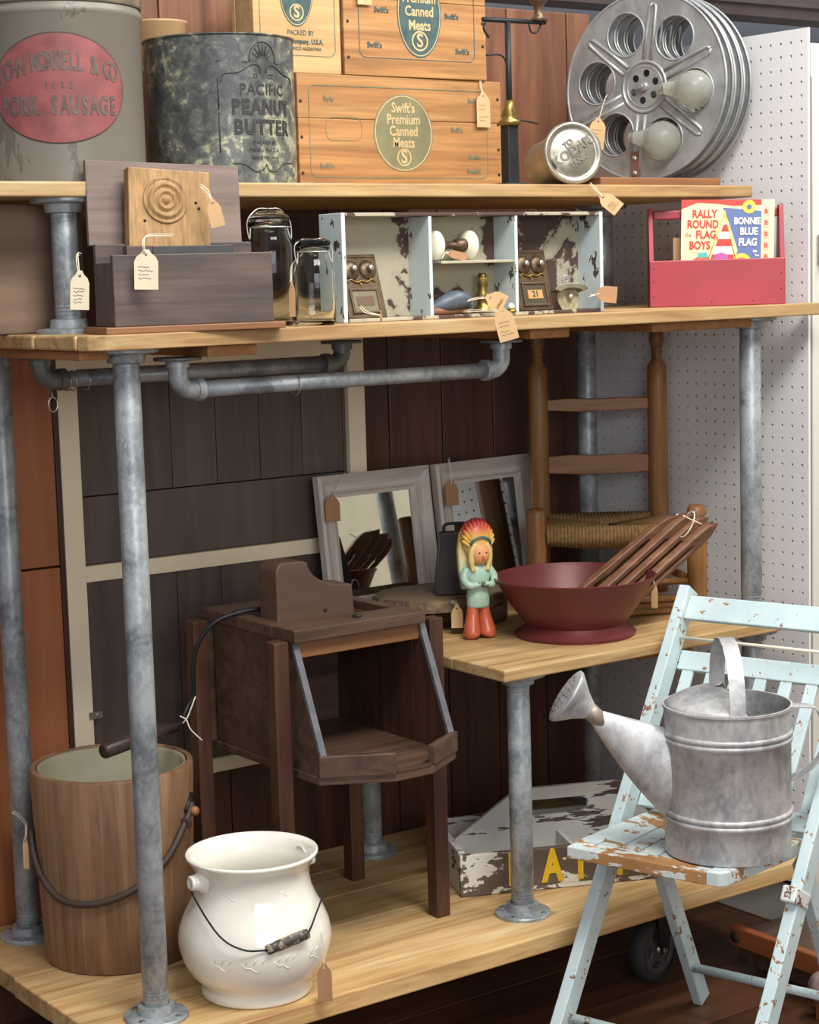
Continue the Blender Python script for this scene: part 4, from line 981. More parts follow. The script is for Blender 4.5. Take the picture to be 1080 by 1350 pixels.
# rush seat: wrapped strands over four rails
b = MB(); zs = .172
for r_ in ((( -hw, 0), (hw, 0)), ((-bw+BO, dp), (bw+BO, dp)), ((-hw, 0), (-bw+BO, dp)), ((hw, 0), (bw+BO, dp))):
    (x0, y0), (x1, y1) = r_; b.tube([(x0, y0, zs-.012), (x1, y1, zs-.012)], .008, 12)
b.build('seat_rail', CHAIRWOODX, T)
b = MB(); n = 40
for k in range(n):
    u = (k+.5)/n; x = -hw+.02+(2*hw-.04)*u; sag = .012*math.sin(PI*u)
    t_ = min(u, 1-u)*2; yi = dp*.5*t_   # strands turn in towards the mitre
    P = [(x, yi*.9+.012, zs-.002-sag), (x, 0, zs+.002-sag*.3), (x, -.0125, zs-.010), (x, -.010, zs-.026), (x, .002, zs-.034-.01*math.sin(PI*u)), (x, yi*.9+.012, zs-.030-.006)]
    b.tube(P, .0042, 6)
b.build('rush_front_wrap', ROPE, T)
b = MB(); n = 30
for k in range(n):
    u = (k+.5)/n; x = BO-bw+.018+(2*bw-.036)*u; t_ = min(u, 1-u)*2; yi = dp-dp*.5*t_
    b.tube([(x, yi-.012, zs-.004), (x, dp-.004, zs+.002), (x, dp+.012, zs-.010), (x, dp+.002, zs-.026)], .0042, 6)
for s in (-1, 1):
    for k in range(24):
        u = (k+.5)/24; y = .018+(dp-.036)*u; xe = s*(hw+(bw-hw)*(y/dp))+BO*y/dp; t_ = min(u, 1-u)*2; xi = xe*(1-.98*t_)
        b.tube([(xi, y, zs-.006-.006*t_), (xe-s*.006, y, zs+.001), (xe+s*.010, y, zs-.010), (xe, y, zs-.026)], .0040, 6)
b.build('rush_side_wrap', ROPE, T)
for z in (.055, .115):
    for (x0, y0, x1, y1) in ((-hw, 0, hw, 0), (-hw, 0, -bw+BO, dp), (hw, 0, bw+BO, dp), (-bw+BO, dp, bw+BO, dp)):
        if y0 == 0 and y1 == 0 and z > .1: continue
        b = MB(); b.tube([(x0, y0, z), ((x0+x1)/2, (y0+y1)/2, z), (x1, y1, z)], [.006, .009, .006], 12); b.build('rung', CHAIRWOODX, T)
# stack of sticks behind bowl
for k, (z, y, lab) in enumerate(((.0065, .17, 'lowest wooden stick of the little pile behind the maroon bowl'), (.0195, .172, 'middle wooden stick of the pile behind the maroon bowl'), (.033, .17, 'thick top stick of the pile behind the maroon bowl'))):
    b = MB(); r_ = .0062 if k < 2 else .0072; b.tube([(-.08, .03, 0), (.11, -.045, 0)], r_, 10); o = b.build('wooden_stick', CHAIRWOODX, None, (.44, y, Z3+z)); tag(o, lab, 'stick', 'pile of wooden sticks')

# ================================================================= BOTTOM SHELF THINGS
# dark wooden stand
T = thing('wooden_stand', 'dark wooden box stand on four legs with a slanted open front and curved top piece', 'stand', (-.28, .235, .0005))
X0, X1, Y0, Y1 = -.172, .158, -.14, .14
for (x, y) in ((X0, Y0), (X1, Y0), (X0, Y1), (X1, Y1)):
    b = MB(); b.box(x-.015, x+.015, y-.015, y+.015, 0, .560, bev=.002); b.build('leg', DKWOODV, T)
for s, x in ((-1, X0), (1, X1)):
    b = MB(); xx = -.145 if s < 0 else .125
    prof = [(Y0+.016, .325), (Y0-.078, .325), (Y0-.085, .365), (Y0-.003, .556), (Y0+.016, .556)]
    b.prism([(y, z) for y, z in prof], .010, frameM((xx, 0, 0), (0, 1, 0), (0, 0, 1)), bev=.001)
    b.box(xx, xx+.010, Y0+.0165, Y1-.016, .325, .556, bev=.001); b.build('side_panel', DKWOOD if s < 0 else DKWOODV, T)
    b = MB(); b.prism([(Y0-.090, .366), (Y0-.082, .362), (Y0+.001, .556), (Y0-.008, .558)], .0125, frameM((xx-.001, 0, 0), (0, 1, 0), (0, 0, 1)), bev=.001); b.build('front_edge_strip', GREYEDGE, T)
b = MB(); b.box(X0+.012, X1-.012, Y1-.008, Y1, .33, .55); b.build('back_panel', DKWOOD, T)
TR = [(-.147, Y1-.01), (-.147, -.222), (-.032, -.288), (.044, -.288), (.138, -.232), (.138, Y1-.01)]
b = MB(); b.prism(TR, .014, Matrix.Translation((0, 0, .318)), bev=.002); b.build('tray_bottom', DKWOOD, T)
def lip(p0, p1, z0, z1, th=.012):
    p0 = Vector(p0); p1 = Vector(p1); d = p1-p0; L = d.length
    b = MB(); b.box(0, L, -.001, th, z0, z1, frameM((p0.x, p0.y, 0), (d.x, d.y, 0), (-d.y, d.x, 0)), bev=.002); return b.build('tray_lip', DKWOOD, T)
lip((-.149, -.226), (-.034, -.292), .332, .370)
lip((.050, -.286), (.142, -.232), .332, .368)
b = MB(); b.box(-.030, .042, -.289, -.281, .332, .338, bev=.001); b.build('tray_threshold', DKWOOD, T)
b = MB(); b.box(-.134, .124, Y0-.008, Y0+.008, .526, .556, bev=.0015); b.build('front_strip', MIDWOOD, T)
b = MB(); zt = .5565
b.box(-.150, .128, Y0-.024, Y0+.05, zt, zt+.022, bev=.002); b.box(-.150, .128, Y1-.05, Y1+.018, zt, zt+.022, bev=.002)
b.box(-.150, X0+.055, Y0+.0505, Y1-.0505, zt, zt+.0215, bev=.002); b.box(X1-.055, .128, Y0+.0505, Y1-.0505, zt, zt+.0215, bev=.002); b.build('top_frame', DKWOOD, T)
b = MB(); b.box(X0+.045, X1-.045, Y0+.05, Y1-.05, zt, zt+.006, bev=0); b.build('sunken_panel', DKWOODV, T)
b = MB(); cv = [(0, 0), (0, .105), (.006, .115), (.014, .119), (.055, .117), (.066, .114)]
for k in range(1, 9): a = PI/2*k/8; cv.append((.066+.085*(1-math.cos(a)), .114-.048*math.sin(a)))
cv += [(.160, .064), (.164, .0)]
b.prism(cv, .060, frameM((X0+.050, Y0+.135, zt+.006), (1, 0, 0), (0, 0, 1)), bev=.003); b.build('curved_top_piece', wood('plain_brown_wood', '#4b382f', '#5f483b', 'X', .5, .6, .1, .1), T)
b = MB(); b.lathe([(0, 0), (.0035, 0), (.0035, .0008), (0, .0008)], 12, axisM((X0+.15, Y0+.0745, zt+.03), (0, -1, 0))); b.build('peg_hole', DKHOLE, T)
b = MB(); b.lathe([(0, 0), (.009, 0), (.009, .002), (0, .003)], 16, Matrix.Translation((X0+.175, Y0+.01, zt+.024))); b.build('screw_cap', IRON, T)
b = MB(); b.tube(spline([(X0+.235, Y0+.12, zt+.05), (X0+.24, Y0+.12, zt+.066), (X0+.25, Y0+.12, zt+.066), (X0+.255, Y0+.12, zt+.05)], 4), .0022, 6); b.build('small_hook', IRON, T)
# bent handled tool
T = thing('long_handled_tool', 'long tool with a dark wooden grip and bent iron rod from bucket to stand', 'tool', (-.741, .25, .402))
def tl_(x, y, z): return (x+.741, y-.25, z-.402)
b = MB(); b.tube([tl_(-.741, .19, .399), tl_(-.738, .19, .3995), tl_(-.60, .262, .397), tl_(-.555, .283, .394)], [.010, .013, .013, .010], 16); b.build('grip', wood('dark_turned_grip', '#2d211d', '#4b3a34', 'X', .4), T)
b = MB(); b.tube(spline([tl_(-.557, .283, .394), tl_(-.535, .295, .398), tl_(-.515, .31, .415), tl_(-.500, .31, .440), tl_(-.503, .30, .49), tl_(-.497, .29, .535), tl_(-.470, .275, .572), tl_(-.42, .265, .586), tl_(-.375, .255, .588)], 6), .0042, 10); b.build('iron_rod', IRON, T)
b = MB(); b.tube(spline([tl_(-.540, .29, .410), tl_(-.530, .285, .402), tl_(-.525, .28, .385), tl_(-.505, .275, .362)], 6), .0012, 6); b.tube(spline([tl_(-.535, .292, .395), tl_(-.525, .29, .405), tl_(-.507, .29, .44)], 6), .0012, 6); b.build('string', STRING, T)
# bucket
T = thing('wooden_bucket', 'round brown stave bucket with a dark strap handle on the bottom shelf', 'bucket', (-.665, .317, .0005))
rb, rtp, hb = .131, .143, .342
b = MB(); n = 20; prof = None; seg = 80
nb = b.b
def rz_(z): return rb+(rtp-rb)*z/hb
rings = []
for (r, z) in ((rb-.004, 0), (rb, .004), (rz_(.1), .1), (rz_(.2), .2), (rtp, hb-.004), (rtp-.002, hb), (rtp-.011, hb), (rtp-.013, hb-.012), (rb-.012, .02), (.001, .018)):
    rings.append([nb.verts.new((r*math.cos(2*PI*k/seg), r*math.sin(2*PI*k/seg), z)) for k in range(seg)])
pvs = [random.random() for _ in range(n)]
for A, B in zip(rings[:-1], rings[1:]):
    for k in range(seg):
        f = nb.faces.new((A[k], A[(k+1) % seg], B[(k+1) % seg], B[k])); f.smooth = True; f[b.pv] = pvs[k*n//seg]
nb.faces.new(rings[0][::-1])
shade_sharp(b.build('staves', BUCKETW, T), 45)
b = MB(); b.lathe([(.001, .022), (rb-.016, .022), (rtp-.0165, hb-.010), (rtp-.0135, hb-.004), (rtp-.0140, hb-.001), (rtp-.0185, hb-.006), (rb-.02, .026), (.001, .026)], 64); b.build('liner', LINER, T)
# strap handle hanging in front
vd = Vector((-2.107+.665, -2.63-.317, 0)).normalized(); sd = Vector((-vd.y, vd.x, 0))
if sd.dot(Vector((.81, -.58, 0))) < 0: sd = -sd
def bp_(ang, z, lift=.004):   # angle from the viewer's direction, + to the right
    d = vd*math.cos(ang)+sd*math.sin(ang); r = rz_(z)+lift; return Vector((d.x*r, d.y*r, z))
P = [bp_(rad(a), z, l) for a, z, l in ((-86, .235, .006), (-80, .20, .006), (-66, .165, .005), (-45, .135, .005), (-22, .130, .005), (0, .142, .006), (20, .165, .006), (38, .198, .006), (52, .236, .006), (62, .262, .007), (66, .275, .007))]
b = MB(); b.tube(spline(P, 5), .006, 10, flat=1.0); b.build('strap_handle', LEATHER, T)
for a, z in ((16, .158), (56, .248)):
    b = MB(); c = bp_(rad(a), z, .006); b.box(-.005, .005, -.009, .006, -.012, .012, frameM(c, (sd*math.cos(rad(a))-vd*math.sin(rad(a))).normalized(), (0, 0, 1)), bev=.002); b.build('strap_loop', LEATHER, T)
b = MB(); c = bp_(rad(64), .262, .002); dr = Vector((c.x, c.y, 0)).normalized(); b.sphere(c+dr*.012, .009, 16); b.tube([c, c+dr*.012], .004, 8); b.build('wooden_peg', CHAIRWOODX, T)
b = MB(); c = bp_(rad(68), .276, .002); b.tube([bp_(rad(60), .262, .001), bp_(rad(72), .286, .001)], .007, 8); b.build('peg_plate', IRON, T)
c = T.location+bp_(rad(-86), .222, .015)
tagc('buff tag on a string at the left edge of the wooden bucket', (c.x-.002, c.y, .215), .013, .056, rz=rad(-65), seed=41, lines=0, stringpts=[(c.x, c.y, .228), (c.x, c.y, .246), (c.x-.02, c.y-.02, .268), (c.x-.035, c.y-.03, .28)])
# white pot
T = thing('ironstone_pot', 'white glazed pot with a wire bail and wooden grip beside the bucket', 'pot', (-.574, -.002, .0005), 0)
prof = [(0, .006), (.060, .006), (.066, 0), (.090, 0), (.0935, .004), (.0925, .012), (.088, .020), (.096, .026), (.112, .043), (.122, .065), (.127, .085), (.1275, .10), (.124, .118), (.115, .140), (.104, .160), (.0965, .180), (.094, .198), (.096, .213), (.103, .226), (.1085, .232), (.1105, .236), (.1095, .239), (.106, .2395), (.099, .232), (.091, .214), (.0885, .198), (.091, .180), (.099, .160), (.110, .140), (.119, .118), (.1225, .10), (.118, .070), (.105, .042), (.085, .024), (0, .018)]
b = MB(); b.lathe(prof, 96); o = b.build('pot_body', PORC, T)
vd = Vector((-2.107+.574, -2.63+.002, 0)).normalized(); sd = Vector((-vd.y, vd.x, 0))
if sd.dot(Vector((.81, -.58, 0))) < 0: sd = -sd
ear = []
for s, ang in ((-1, rad(-62)), (1, rad(118))):
    d = vd*math.cos(ang)+sd*math.sin(ang)
    b = MB(); M = axisM(Vector((d.x*.0945, d.y*.0945, .205)), Vector((d.x, d.y, .03)))
    b.lathe([(.023, -.002), (.020, .003), (.015, .007), (.012, .016), (.0125, .020), (.009, .022), (.004, .018), (.0035, .010), (0, .010)], 28, M); b.build('ear', PORC, T)
    ear.append(Vector((d.x*.110, d.y*.110, .206)))
gp0 = vd*.128+sd*.018+Vector((0, 0, .112)); gp1 = vd*.104+sd*.086+Vector((0, 0, .128))
b = MB()
b.tube(spline([ear[0], ear[0]+Vector((0, 0, -.02))+vd*.006, vd*.122-sd*.058+Vector((0, 0, .140)), vd*.135-sd*.02+Vector((0, 0, .118)), gp0], 6), .0016, 8); b.build('wire_bail', IRON, T); b = MB()
b.tube(spline([gp1, vd*.095+sd*.097+Vector((0, 0, .150)), vd*.03+sd*.120+Vector((0, 0, .190)), ear[1]*1.02+Vector((0, 0, .0))+sd*.006, ear[1]], 6), .0016, 8); b.build('wire_bail', IRON, T)
b = MB(); d = (gp1-gp0); Lg = d.length; gpv = [(.0, 0), (.0075, 0), (.0085, .004), (.008, .012), (.009, .020), (.0095, Lg*.35), (.0085, Lg*.42), (.0095, Lg*.46), (.0085, Lg*.5), (.0095, Lg*.54), (.0085, Lg*.58), (.0095, Lg*.66), (.0085, Lg*.85), (.0088, Lg*.92), (.0075, Lg), (0, Lg)]
b.lathe(gpv, 20, axisM(gp0, d)); b.build('grip', chippy('worn_black_grip', '#3b342c', '#8a7858', .46, 60), T)
# moulded relief swags
b = MB()
def onpot(a, z, l=.0): 
    rr = .1265 if z > .08 else .1225
    import bisect
    zs_ = [(.065, .122), (.085, .127), (.10, .1275), (.118, .124), (.140, .115), (.160, .104), (.180, .0965), (.198, .094), (.213, .096)]
    for (za, ra), (zb, rb_) in zip(zs_[:-1], zs_[1:]):
        if za <= z <= zb: rr = ra+(rb_-ra)*(z-za)/(zb-za)
    dd = vd*math.cos(a)+sd*math.sin(a); return Vector((dd.x*(rr+l), dd.y*(rr+l), z))
for s0 in (-38, -14, 10, 38):
    b = MB(); pts = [onpot(rad(s0+k*3.2), .082+.006*math.sin(k*1.1)+.004*math.sin(k*2.3), -.0006) for k in range(8)]; b.tube(pts, [.0004, .0012, .0015, .0012, .0015, .0012, .001, .0004], 8)
    for k in range(3): b.tube([onpot(rad(s0+6+k*6), .088, -.0006), onpot(rad(s0+8+k*6), .096, -.0006), onpot(rad(s0+11+k*6), .098, -.0008)], [.001, .0014, .0004], 8)
    b.build('relief_swag', PORC, T)
for s0 in (-52, -30, 25):
    b = MB(); b.tube([onpot(rad(s0+k*3), .188+.005*math.sin(k*1.4), -.0006) for k in range(6)], [.0004, .001, .0012, .001, .001, .0004], 8); b.build('relief_swag', PORC, T)
pr = T.location+vd*.085+sd*.110
tagc('brown tag hanging at the right foot of the white pot', (pr.x, pr.y, .062), .024, .064, rz=CAMYAW, seed=44, lines=0, mat=TAGBROWN, stringpts=[(pr.x, pr.y, .08), (pr.x-.004, pr.y, .125)])
# white chippy crate with a gabled centre handle
T = thing('bottle_carrier', 'peeling white wooden bottle carrier with yellow letters and a gabled handle board', 'carrier', (-.034, .145, .0005), rad(-23.5))
Lc, Dc, Hc = .46, .26, .082
b = MB(); b.box(0, Lc, 0, .012, 0, Hc, bev=.002); b.build('front_board', PEELFRONT, T)
b = MB(); b.box(0, Lc, Dc-.012, Dc, 0, Hc, bev=.002); b.build('back_board', PEELW, T)
for x in (0, Lc-.013): b = MB(); b.box(x, x+.013, .0125, Dc-.0125, 0, Hc+.004, bev=.002); b.build('end_board', PEELW, T)
b = MB(); b.box(.013, Lc-.013, .0125, Dc-.0125, .002, .010, bev=.001); b.build('bottom_board', PEELW, T)
me = plate([[(0, 0), (Lc-.028, 0), (Lc-.028, .055), (Lc-.115, .155), (.135, .155), (0, .06)], [(.150, .105), (.165, .098), (.265, .098), (.280, .105), (.280, .125), (.265, .132), (.165, .132), (.150, .125)]], .012, .001)
b = MB(); b.mesh_in(me, front(.014, Dc*.5, .010)); b.build('handle_board', PEELW, T)
b = MB(); b.box(Lc*.5-.004, Lc*.5+.004, .0125, Dc*.5-.007, .0105, .078); b.build('divider', PEELW, T)
b = MB()
b = MB(); b.box(.085, .455, -.0006, 0, .010, .077, bev=0); b.build('brown_band', chippy('flaked_brown_band', '#d2cbc0', '#54463d', .60, 13, (.6, 1, 1.3), '#62544a'), T)
for ch, x in zip('RAINI', (.098, .170, .226, .290, .350)):
    b = MB(); b.mesh_in(textmesh(ch, .084, .0042, .0003, .66), front(x+.012, -.0012, .044)); b.build('yellow_letter', YELLOW, T)

# ================================================================= BLUE FOLDING CHAIR
HD = rad(-17); Wv = Vector((math.sin(HD), math.cos(HD), 0)); Dv = Vector((Wv.y, -Wv.x, 0))
wf, wn = -.178, -.547; wc = (wf+wn)/2
org = Wv*wc; FL = -.2199
T = thing('folding_chair', 'pale blue wooden folding chair with chipped paint and a slatted seat', 'chair', (org.x, org.y, FL), math.atan2(Dv.y, Dv.x)-PI/2)
# local: +y = towards the back (Dv), +x = -Wv ; far stile at x=-hwc
hwc = (wf-wn)/2; zl = lambda z: z-FL
a_, b_ = -.066, .665
def dz(z): return a_+b_*z
def bar(p0, p1, w, t, up, name, mat=BLUECHIP, bev=.002):
    p0 = Vector(p0); p1 = Vector(p1); d = p1-p0; b = MB()
    M = frameM(p0, d, up); b.box(0, d.length, -t/2, t/2, -w/2, w/2, M, bev=bev); return b.build(name, mat, T)
sth, std = .022, .040
for s in (-1, 1):
    x = s*hwc
    bar((x, dz(FL+.002)+.0, .008), (x, dz(.575), zl(.575)), sth, std, (0, 1, 0), 'stile')
    # rounded foot block
# rear legs
for s in (-1, 1):
    x = s*(hwc-.036)
    bar((x, .10, zl(.165)), (x, .285, .008), .020, .034, (0, 1, 0), 'rear_leg')
def rung(p0, p1, r=.0085, name='rung', mat=BLUECHIP):
    b = MB(); b.tube([p0, p1], r, 14); return b.build(name, mat, T)
zr = -.11; rung((-hwc, dz(zr), zl(zr)), (hwc, dz(zr), zl(zr)))
rung((-hwc+.036, .285-.10*.48, zl(-.22+.088)), (hwc-.036, .285-.10*.48, zl(-.22+.088)))
# seat
zs = .2
seat = [(-.168, -.140), (.100, -.140), (.128, -.118), (.150, .03), (.150, .20), (-.150, .20), (-.165, .0)]
b = MB()
b.prism([(-.172, -.142), (.095, -.142), (.095, -.105), (-.172, -.105)], .022, Matrix.Translation((0, 0, zl(zs)-.024)), bev=.002); b.build('seat_front_rail', SEATFRONT, T)
b = MB(); b.prism([(.096, -.142), (.118, -.140), (.128, -.128), (.152, .05), (.152, .20), (.112, .20), (.096, -.105)], .024, Matrix.Translation((0, 0, zl(zs)-.024)), bev=.002); b.build('seat_side_rail', BLUESEAT, T)
b = MB(); b.prism([(-.172, -.104), (-.136, -.104), (-.118, .20), (-.153, .20)], .024, Matrix.Translation((0, 0, zl(zs)-.024)), bev=.002); b.build('seat_side_rail', BLUESEAT, T)
for k in range(6):
    x0 = -.134+k*.0395
    b = MB(); b.box(x0, x0+.0355, -.1045, .20, zl(zs)-.018, zl(zs)-.003, bev=.002); b.build('seat_slat', BLUESEAT, T)
b = MB(); b.box(-.13, .13, .165, .185, zl(zs)-.052, zl(zs)-.0245, bev=.002); b.build('seat_apron', BLUECHIP, T)
# back
def backpt(x, z, off=0): return (x, dz(z)+off, zl(z))
ups = (0, 1, 0); 
def rail(z0, z1, th, off, name, xi=0):
    b = MB(); c = .5*(z0+z1); h = (z1-z0)/2
    n = Vector((0, 1, -b_)).normalized(); upd = Vector((0, b_, 1)).normalized(); hh = h*math.sqrt(1+b_*b_)
    M = frameM(Vector(backpt(-hwc+xi, c))+n*off, (1, 0, 0), upd); b.box(0, 2*(hwc-xi), -hh, hh, -th/2, th/2, M, bev=.002); return b.build(name, BLUECHIP, T)
rail(.522, .562, .012, -.004, 'top_rail', .012)
rail(.446, .478, .012, .022, 'back_rail', .012)
rail(.222, .250, .012, .022, 'back_rail', .012)
rung(backpt(-hwc, .493), backpt(hwc, .493), .003, 'thin_rod', plain('cream_rod', '#d9d2bb', .5))
for k in range(7):
    x = -hwc+.035+k*(2*hwc-.07)/6
    n = Vector((0, 1, -b_)).normalized(); upd = Vector((0, b_, 1)).normalized()
    b = MB(); M = frameM(Vector(backpt(x, .25))+n*.022, (1, 0, 0), upd); b.box(-.0115, .0115, 0, .197*math.sqrt(1+b_*b_), -.004, .004, M, bev=.0015); b.build('back_slat', BLUECHIP, T)
# hinge bracket on the near stile
b = MB(); zz = .13; b.box(-.014, .014, -.014, .014, -.03, .03, frameM(Vector(backpt(hwc, zz))+Vector((0, -.016, 0)), (1, 0, 0), (0, .55, 1)), bev=.004); b.tube([Vector(backpt(hwc-.018, zz+.03)), Vector(backpt(hwc-.012, zz+.10))], .003, 8); b.build('hinge_bracket', chippy('rusty_painted_hinge', '#cfd6d2', '#6b4030', .45, 50), T)

# watering can
WC = Vector((.112, -.418, .2005))
T = thing('watering_can', 'galvanised watering can with a long spout and round rose on the blue chair seat', 'watering can', WC)
rw, hw_ = .1055, .252
b = MB(); prof = [(0, .003), (rw-.004, .003), (rw-.003, 0), (rw, .001), (rw, .02)]
for z in (.062, .072, .196, .206): prof += [(rw, z-.006), (rw+.003, z-.003), (rw+.0035, z), (rw+.003, z+.003), (rw, z+.0045)]
prof += [(rw, hw_-.006), (rw+.003, hw_-.004), (rw+.003, hw_), (rw-.001, hw_), (rw-.001, .008), (0, .006)]
b.lathe(prof, 72); shade_sharp(b.build('body', GALV_CAN, T), 55)
L_ = Vector((-.814, .581, 0)); Fd = Vector((-.581, -.814, 0))     # spout direction / towards the viewer
# domed half hood
b = MB()
def hood_(u, v):
    a = math.atan2(L_.y, L_.x)+(u-.5)*PI*1.10; k = v
    rr = rw*(1-k*.92); z = hw_-.001+.030*math.sin(k*PI/2)**.8
    c = L_*.0
    if v > .999: z = hw_+.029
    return Vector((math.cos(a)*rr, math.sin(a)*rr, z))+L_*(.012*k)
b.grid(hood_, 40, 12); o = b.build('half_hood', GALV_CAN, T); mdf = o.modifiers.new('t', 'SOLIDIFY'); mdf.thickness = .0015
# spout
def sp(l, z): return L_*l+Vector((0, 0, z))
def spf(u, v):
    a = 2*PI*u; c = sp(.086+(.222-.086)*v, .120+(.236-.120)*v); up = Vector((0, 0, 1)).lerp((Vector((0, 0, .77))-L_*.64), v).normalized()
    rv = .083*(1-v)+.0125*v; rh = .040*(1-v)+.0125*v
    return c+up*rv*math.sin(a)+Fd*rh*math.cos(a)
b = MB(); b.grid(spf, 36, 10); bmesh.ops.remove_doubles(b.b, verts=b.b.verts, dist=1e-5); b.build('spout', GALV_CAN, T)
b = MB(); b.tube([sp(.206, .222), sp(.222, .2365), sp(.236, .249)], [.0155, .0145, .016], 24); b.build('spout_collar', plain('copper_grey_collar', '#8f8276', .5, .5), T)
sd_ = (L_*.80+Vector((0, 0, .50))-L_*0).normalized()
rd = (L_*.70+Vector((0, 0, .72))+Fd*.10).normalized()
b = MB(); M = axisM(sp(.230, .244), (L_*.80+Vector((0, 0, .56))+Fd*.02)); b.lathe([(.0145, 0), (.017, .004), (.026, .018), (.043, .038), (.0485, .045), (.049, .049), (.045, .051), (.032, .054), (0, .056)], 40, M)
b.build('rose', GALV_CAN, T)
b = MB()
for ring_, n in ((.012, 6), (.024, 12), (.034, 18)):
    for k in range(n):
        a = 2*PI*k/n; b.lathe([(0, 0), (.0014, 0), (.001, .0008), (0, .0008)], 6, M @ Matrix.Translation((ring_*math.cos(a), ring_*math.sin(a), .0552-.0012*(ring_ > .03))))
b.build('rose_hole', DKHOLE, T)
# carrying hoop across the top
def strap(P, w, t, name, across):
    b = MB(); nb = b.b; rows = []; A = Vector(across).normalized(); P = [Vector(p) for p in P]
    for i, p in enumerate(P):
        tt = (P[min(i+1, len(P)-1)]-P[max(i-1, 0)]).normalized(); n = tt.cross(A).normalized()
        rows.append([nb.verts.new(p+A*w*sx_+n*t*sy_) for sx_, sy_ in ((-.5, -.5), (-.42, -.9), (.42, -.9), (.5, -.5), (.5, .5), (-.5, .5))])
    for R0, R1 in zip(rows[:-1], rows[1:]):
        for k in range(6): f = nb.faces.new((R0[k], R0[(k+1) % 6], R1[(k+1) % 6], R1[k]))
    nb.faces.new(rows[0][::-1]); nb.faces.new(rows[-1]); bmesh.ops.recalc_face_normals(nb, faces=nb.faces)
    return shade_sharp(b.build(name, GALV_CAN, T), 50)
pf = Fd*.1035; pb = -Fd*.1035
strap([pf+Vector((0, 0, hw_-.01)), pf+Vector((0, 0, hw_+.02)), pf*.9+Vector((0, 0, hw_+.055)), pf*.66+Vector((0, 0, hw_+.085)), pf*.35+Vector((0, 0, hw_+.102)), Vector((0, 0, hw_+.108)), pb*.35+Vector((0, 0, hw_+.103)), pb*.66+Vector((0, 0, hw_+.088)), pb*.9+Vector((0, 0, hw_+.058)), pb+Vector((0, 0, hw_+.02)), pb+Vector((0, 0, hw_-.01))], .026, .003, 'carrying_hoop', L_)
rr_ = -L_
strap([rr_*p[0]+Vector((0, 0, p[1])) for p in [(x, z) for x, z, _ in [tuple(v) for v in spline([(.104, .243, 0), (.125, .243, 0), (.150, .236, 0), (.163, .20, 0), (.160, .165, 0), (.142, .14, 0), (.105, .118, 0)], 5)]]], .026, .0025, 'back_handle', Fd)

# ================================================================= UNDER THE SHELF
T = thing('caster_wheel', 'grey caster wheel under the bottom shelf board behind the blue chair', 'caster', (.345, .02, -.2195), rad(12))
b = MB(); b.lathe([(.05, -.018), (.060, -.018), (.0655, -.013), (.067, 0), (.0655, .013), (.060, .018), (.05, .018)], 56, Matrix.Translation((0, 0, .067)) @ Matrix.Rotation(PI/2, 4, 'X')); b.build('tyre', RUBBER, T)
b = MB(); me = plate([circ(.052, 48)]+[[((r_)*math.cos(rad(72*j+a)), (r_)*math.sin(rad(72*j+a))) for r_, a in ((.024, 14), (.040, 9), (.042, 25), (.042, 45), (.040, 62), (.024, 57), (.023, 36))] for j in range(5)], .028, .002)
b.mesh_in(me, front(0, 0, .067)); b.build('wheel_disc', WHEELM, T)
b = MB(); b.tube([(0, -.024, .067), (0, .024, .067)], .010, 16); b.tube([(0, -.029, .067), (0, -.024, .067)], .006, 6); b.build('axle', SILVER, T)
b = MB()
for y in (-.023, .020): b.prism([(-.012, .06), (.012, .06), (.035, .14), (.045, .172), (-.012, .172), (-.02, .13)], .003, frameM((0, y, 0), (1, 0, 0), (0, 0, 1)), bev=.001)
b.box(-.025, .06, -.03, .03, .172, .176); b.build('fork', IRON, T)
for (x, y, lab) in ((-.70, .45, 'caster wheel hidden under the rear left of the bottom shelf'),):
    pass
T = thing('wooden_cart', 'low dark cart with an orange brown top rail at floor level right of the caster', 'cart', (.485, -.045, -.2195))
b = MB(); b.box(0, .02, -.55, 0, .060, .100, bev=.003); b.build('side_rail', wood('orange_brown_rail', '#8a4a28', '#a35d36', 'Y', .5), T)
b = MB(); b.box(.021, .25, -.545, -.005, .02, .085, bev=.003); b.build('box_body', DKWOOD, T)
b = MB(); b.lathe([(0, 0), (.012, 0), (.011, .003), (0, .004)], 16, axisM((-.0005, -.02, .08), (-1, 0, 0))); b.build('corner_bolt', RUST, T)
T = thing('stone_ball', 'speckled pinkish ball finial on an orange post at the lower right edge', 'ball finial', (.452, -.327, -.2195))
b = MB(); b.sphere((0, 0, .062), .032, 28); b.build('ball', SPECK, T)
b = MB(); b.box(-.012, .03, -.012, .012, 0, .034); b.build('post', ORANGE, T)

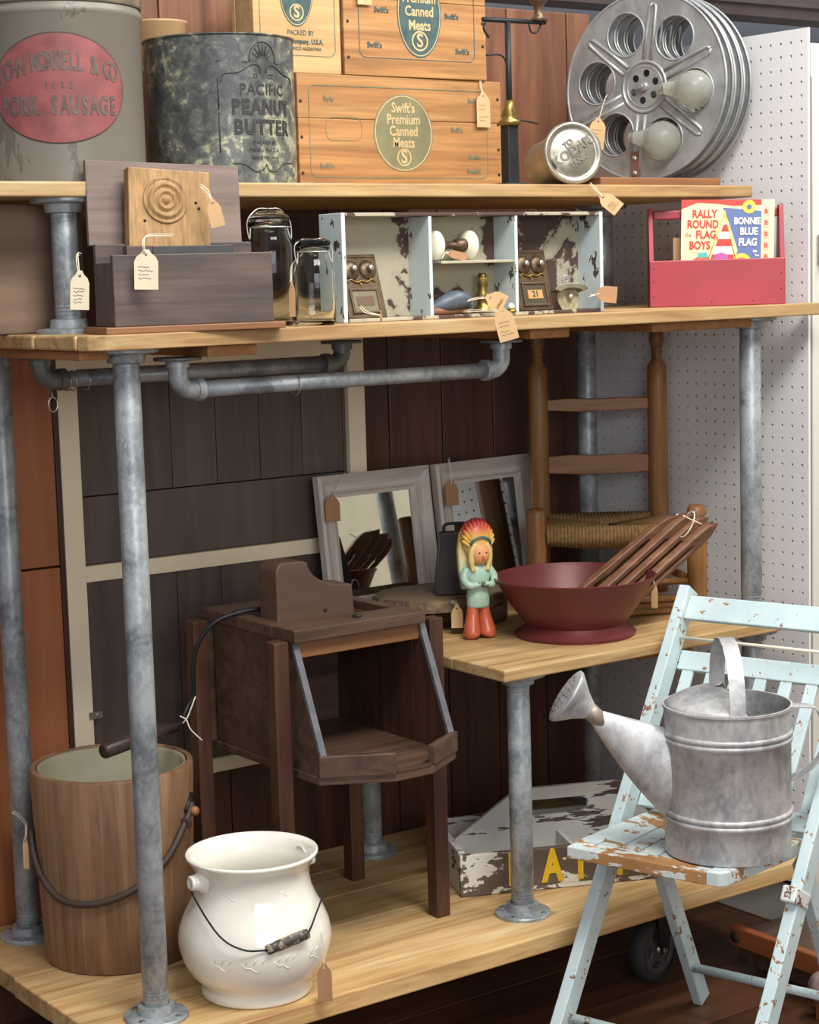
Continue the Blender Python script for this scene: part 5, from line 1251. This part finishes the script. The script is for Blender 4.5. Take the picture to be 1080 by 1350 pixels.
# ================================================================= LIGHT, CAMERA
w = bpy.data.worlds.new('world'); bpy.context.scene.world = w; w.use_nodes = True
w.node_tree.nodes['Background'].inputs[0].default_value = (.80, .84, .9, 1); w.node_tree.nodes['Background'].inputs[1].default_value = .55
def area(name, loc, aim, sx, sy, energy, col=(1, 1, 1)):
    l = bpy.data.lights.new(name, 'AREA'); l.shape = 'RECTANGLE'; l.size = sx; l.size_y = sy; l.energy = energy; l.color = col
    o = bpy.data.objects.new(name, l); C.objects.link(o); o.location = loc
    o.rotation_euler = (Vector(aim)-Vector(loc)).to_track_quat('-Z', 'Y').to_euler(); return o
area('ceiling_light', (-.6, -1.6, 2.9), (-.1, 0, .6), 1.3, .6, 62, (1, .96, .9))
area('ceiling_light_rear', (.9, -.9, 2.9), (.4, .2, .8), .9, .5, 34, (1, .98, .95))
area('ceiling_light_back', (0, 2.0, 3.4), (.3, 2.9, 1.5), 1.5, .8, 16, (1, .98, .95))
area('window_fill', (-1.6, -4.2, 1.7), (-.2, .2, .5), 2.2, 1.3, 46, (.97, .97, 1))  # window light shifted to the camera side as added front fill

cd = bpy.data.cameras.new('camera'); cam = bpy.data.objects.new('camera', cd); C.objects.link(cam)
f, pit, roll, yaw = 2485.149, .125, -.0285, .6194
fw = Vector((math.sin(yaw)*math.cos(pit), math.cos(yaw)*math.cos(pit), -math.sin(pit)))
r0 = Vector((math.cos(yaw), -math.sin(yaw), 0)); u0 = r0.cross(fw)
Rt = r0*math.cos(roll)+u0*math.sin(roll); Ut = -r0*math.sin(roll)+u0*math.cos(roll)
cam.matrix_world = Matrix(((Rt.x, Ut.x, -fw.x, -2.1073), (Rt.y, Ut.y, -fw.y, -2.6306), (Rt.z, Ut.z, -fw.z, 1.1775), (0, 0, 0, 1)))
cd.sensor_fit = 'VERTICAL'; cd.sensor_height = 24; cd.lens = f*24/1350; cd.clip_start = .05
sc = bpy.context.scene; sc.camera = cam
vs = sc.view_settings; vs.view_transform = 'Standard'; vs.look = 'None'; vs.gamma = 1; vs.use_curve_mapping = False; vs.exposure = .35
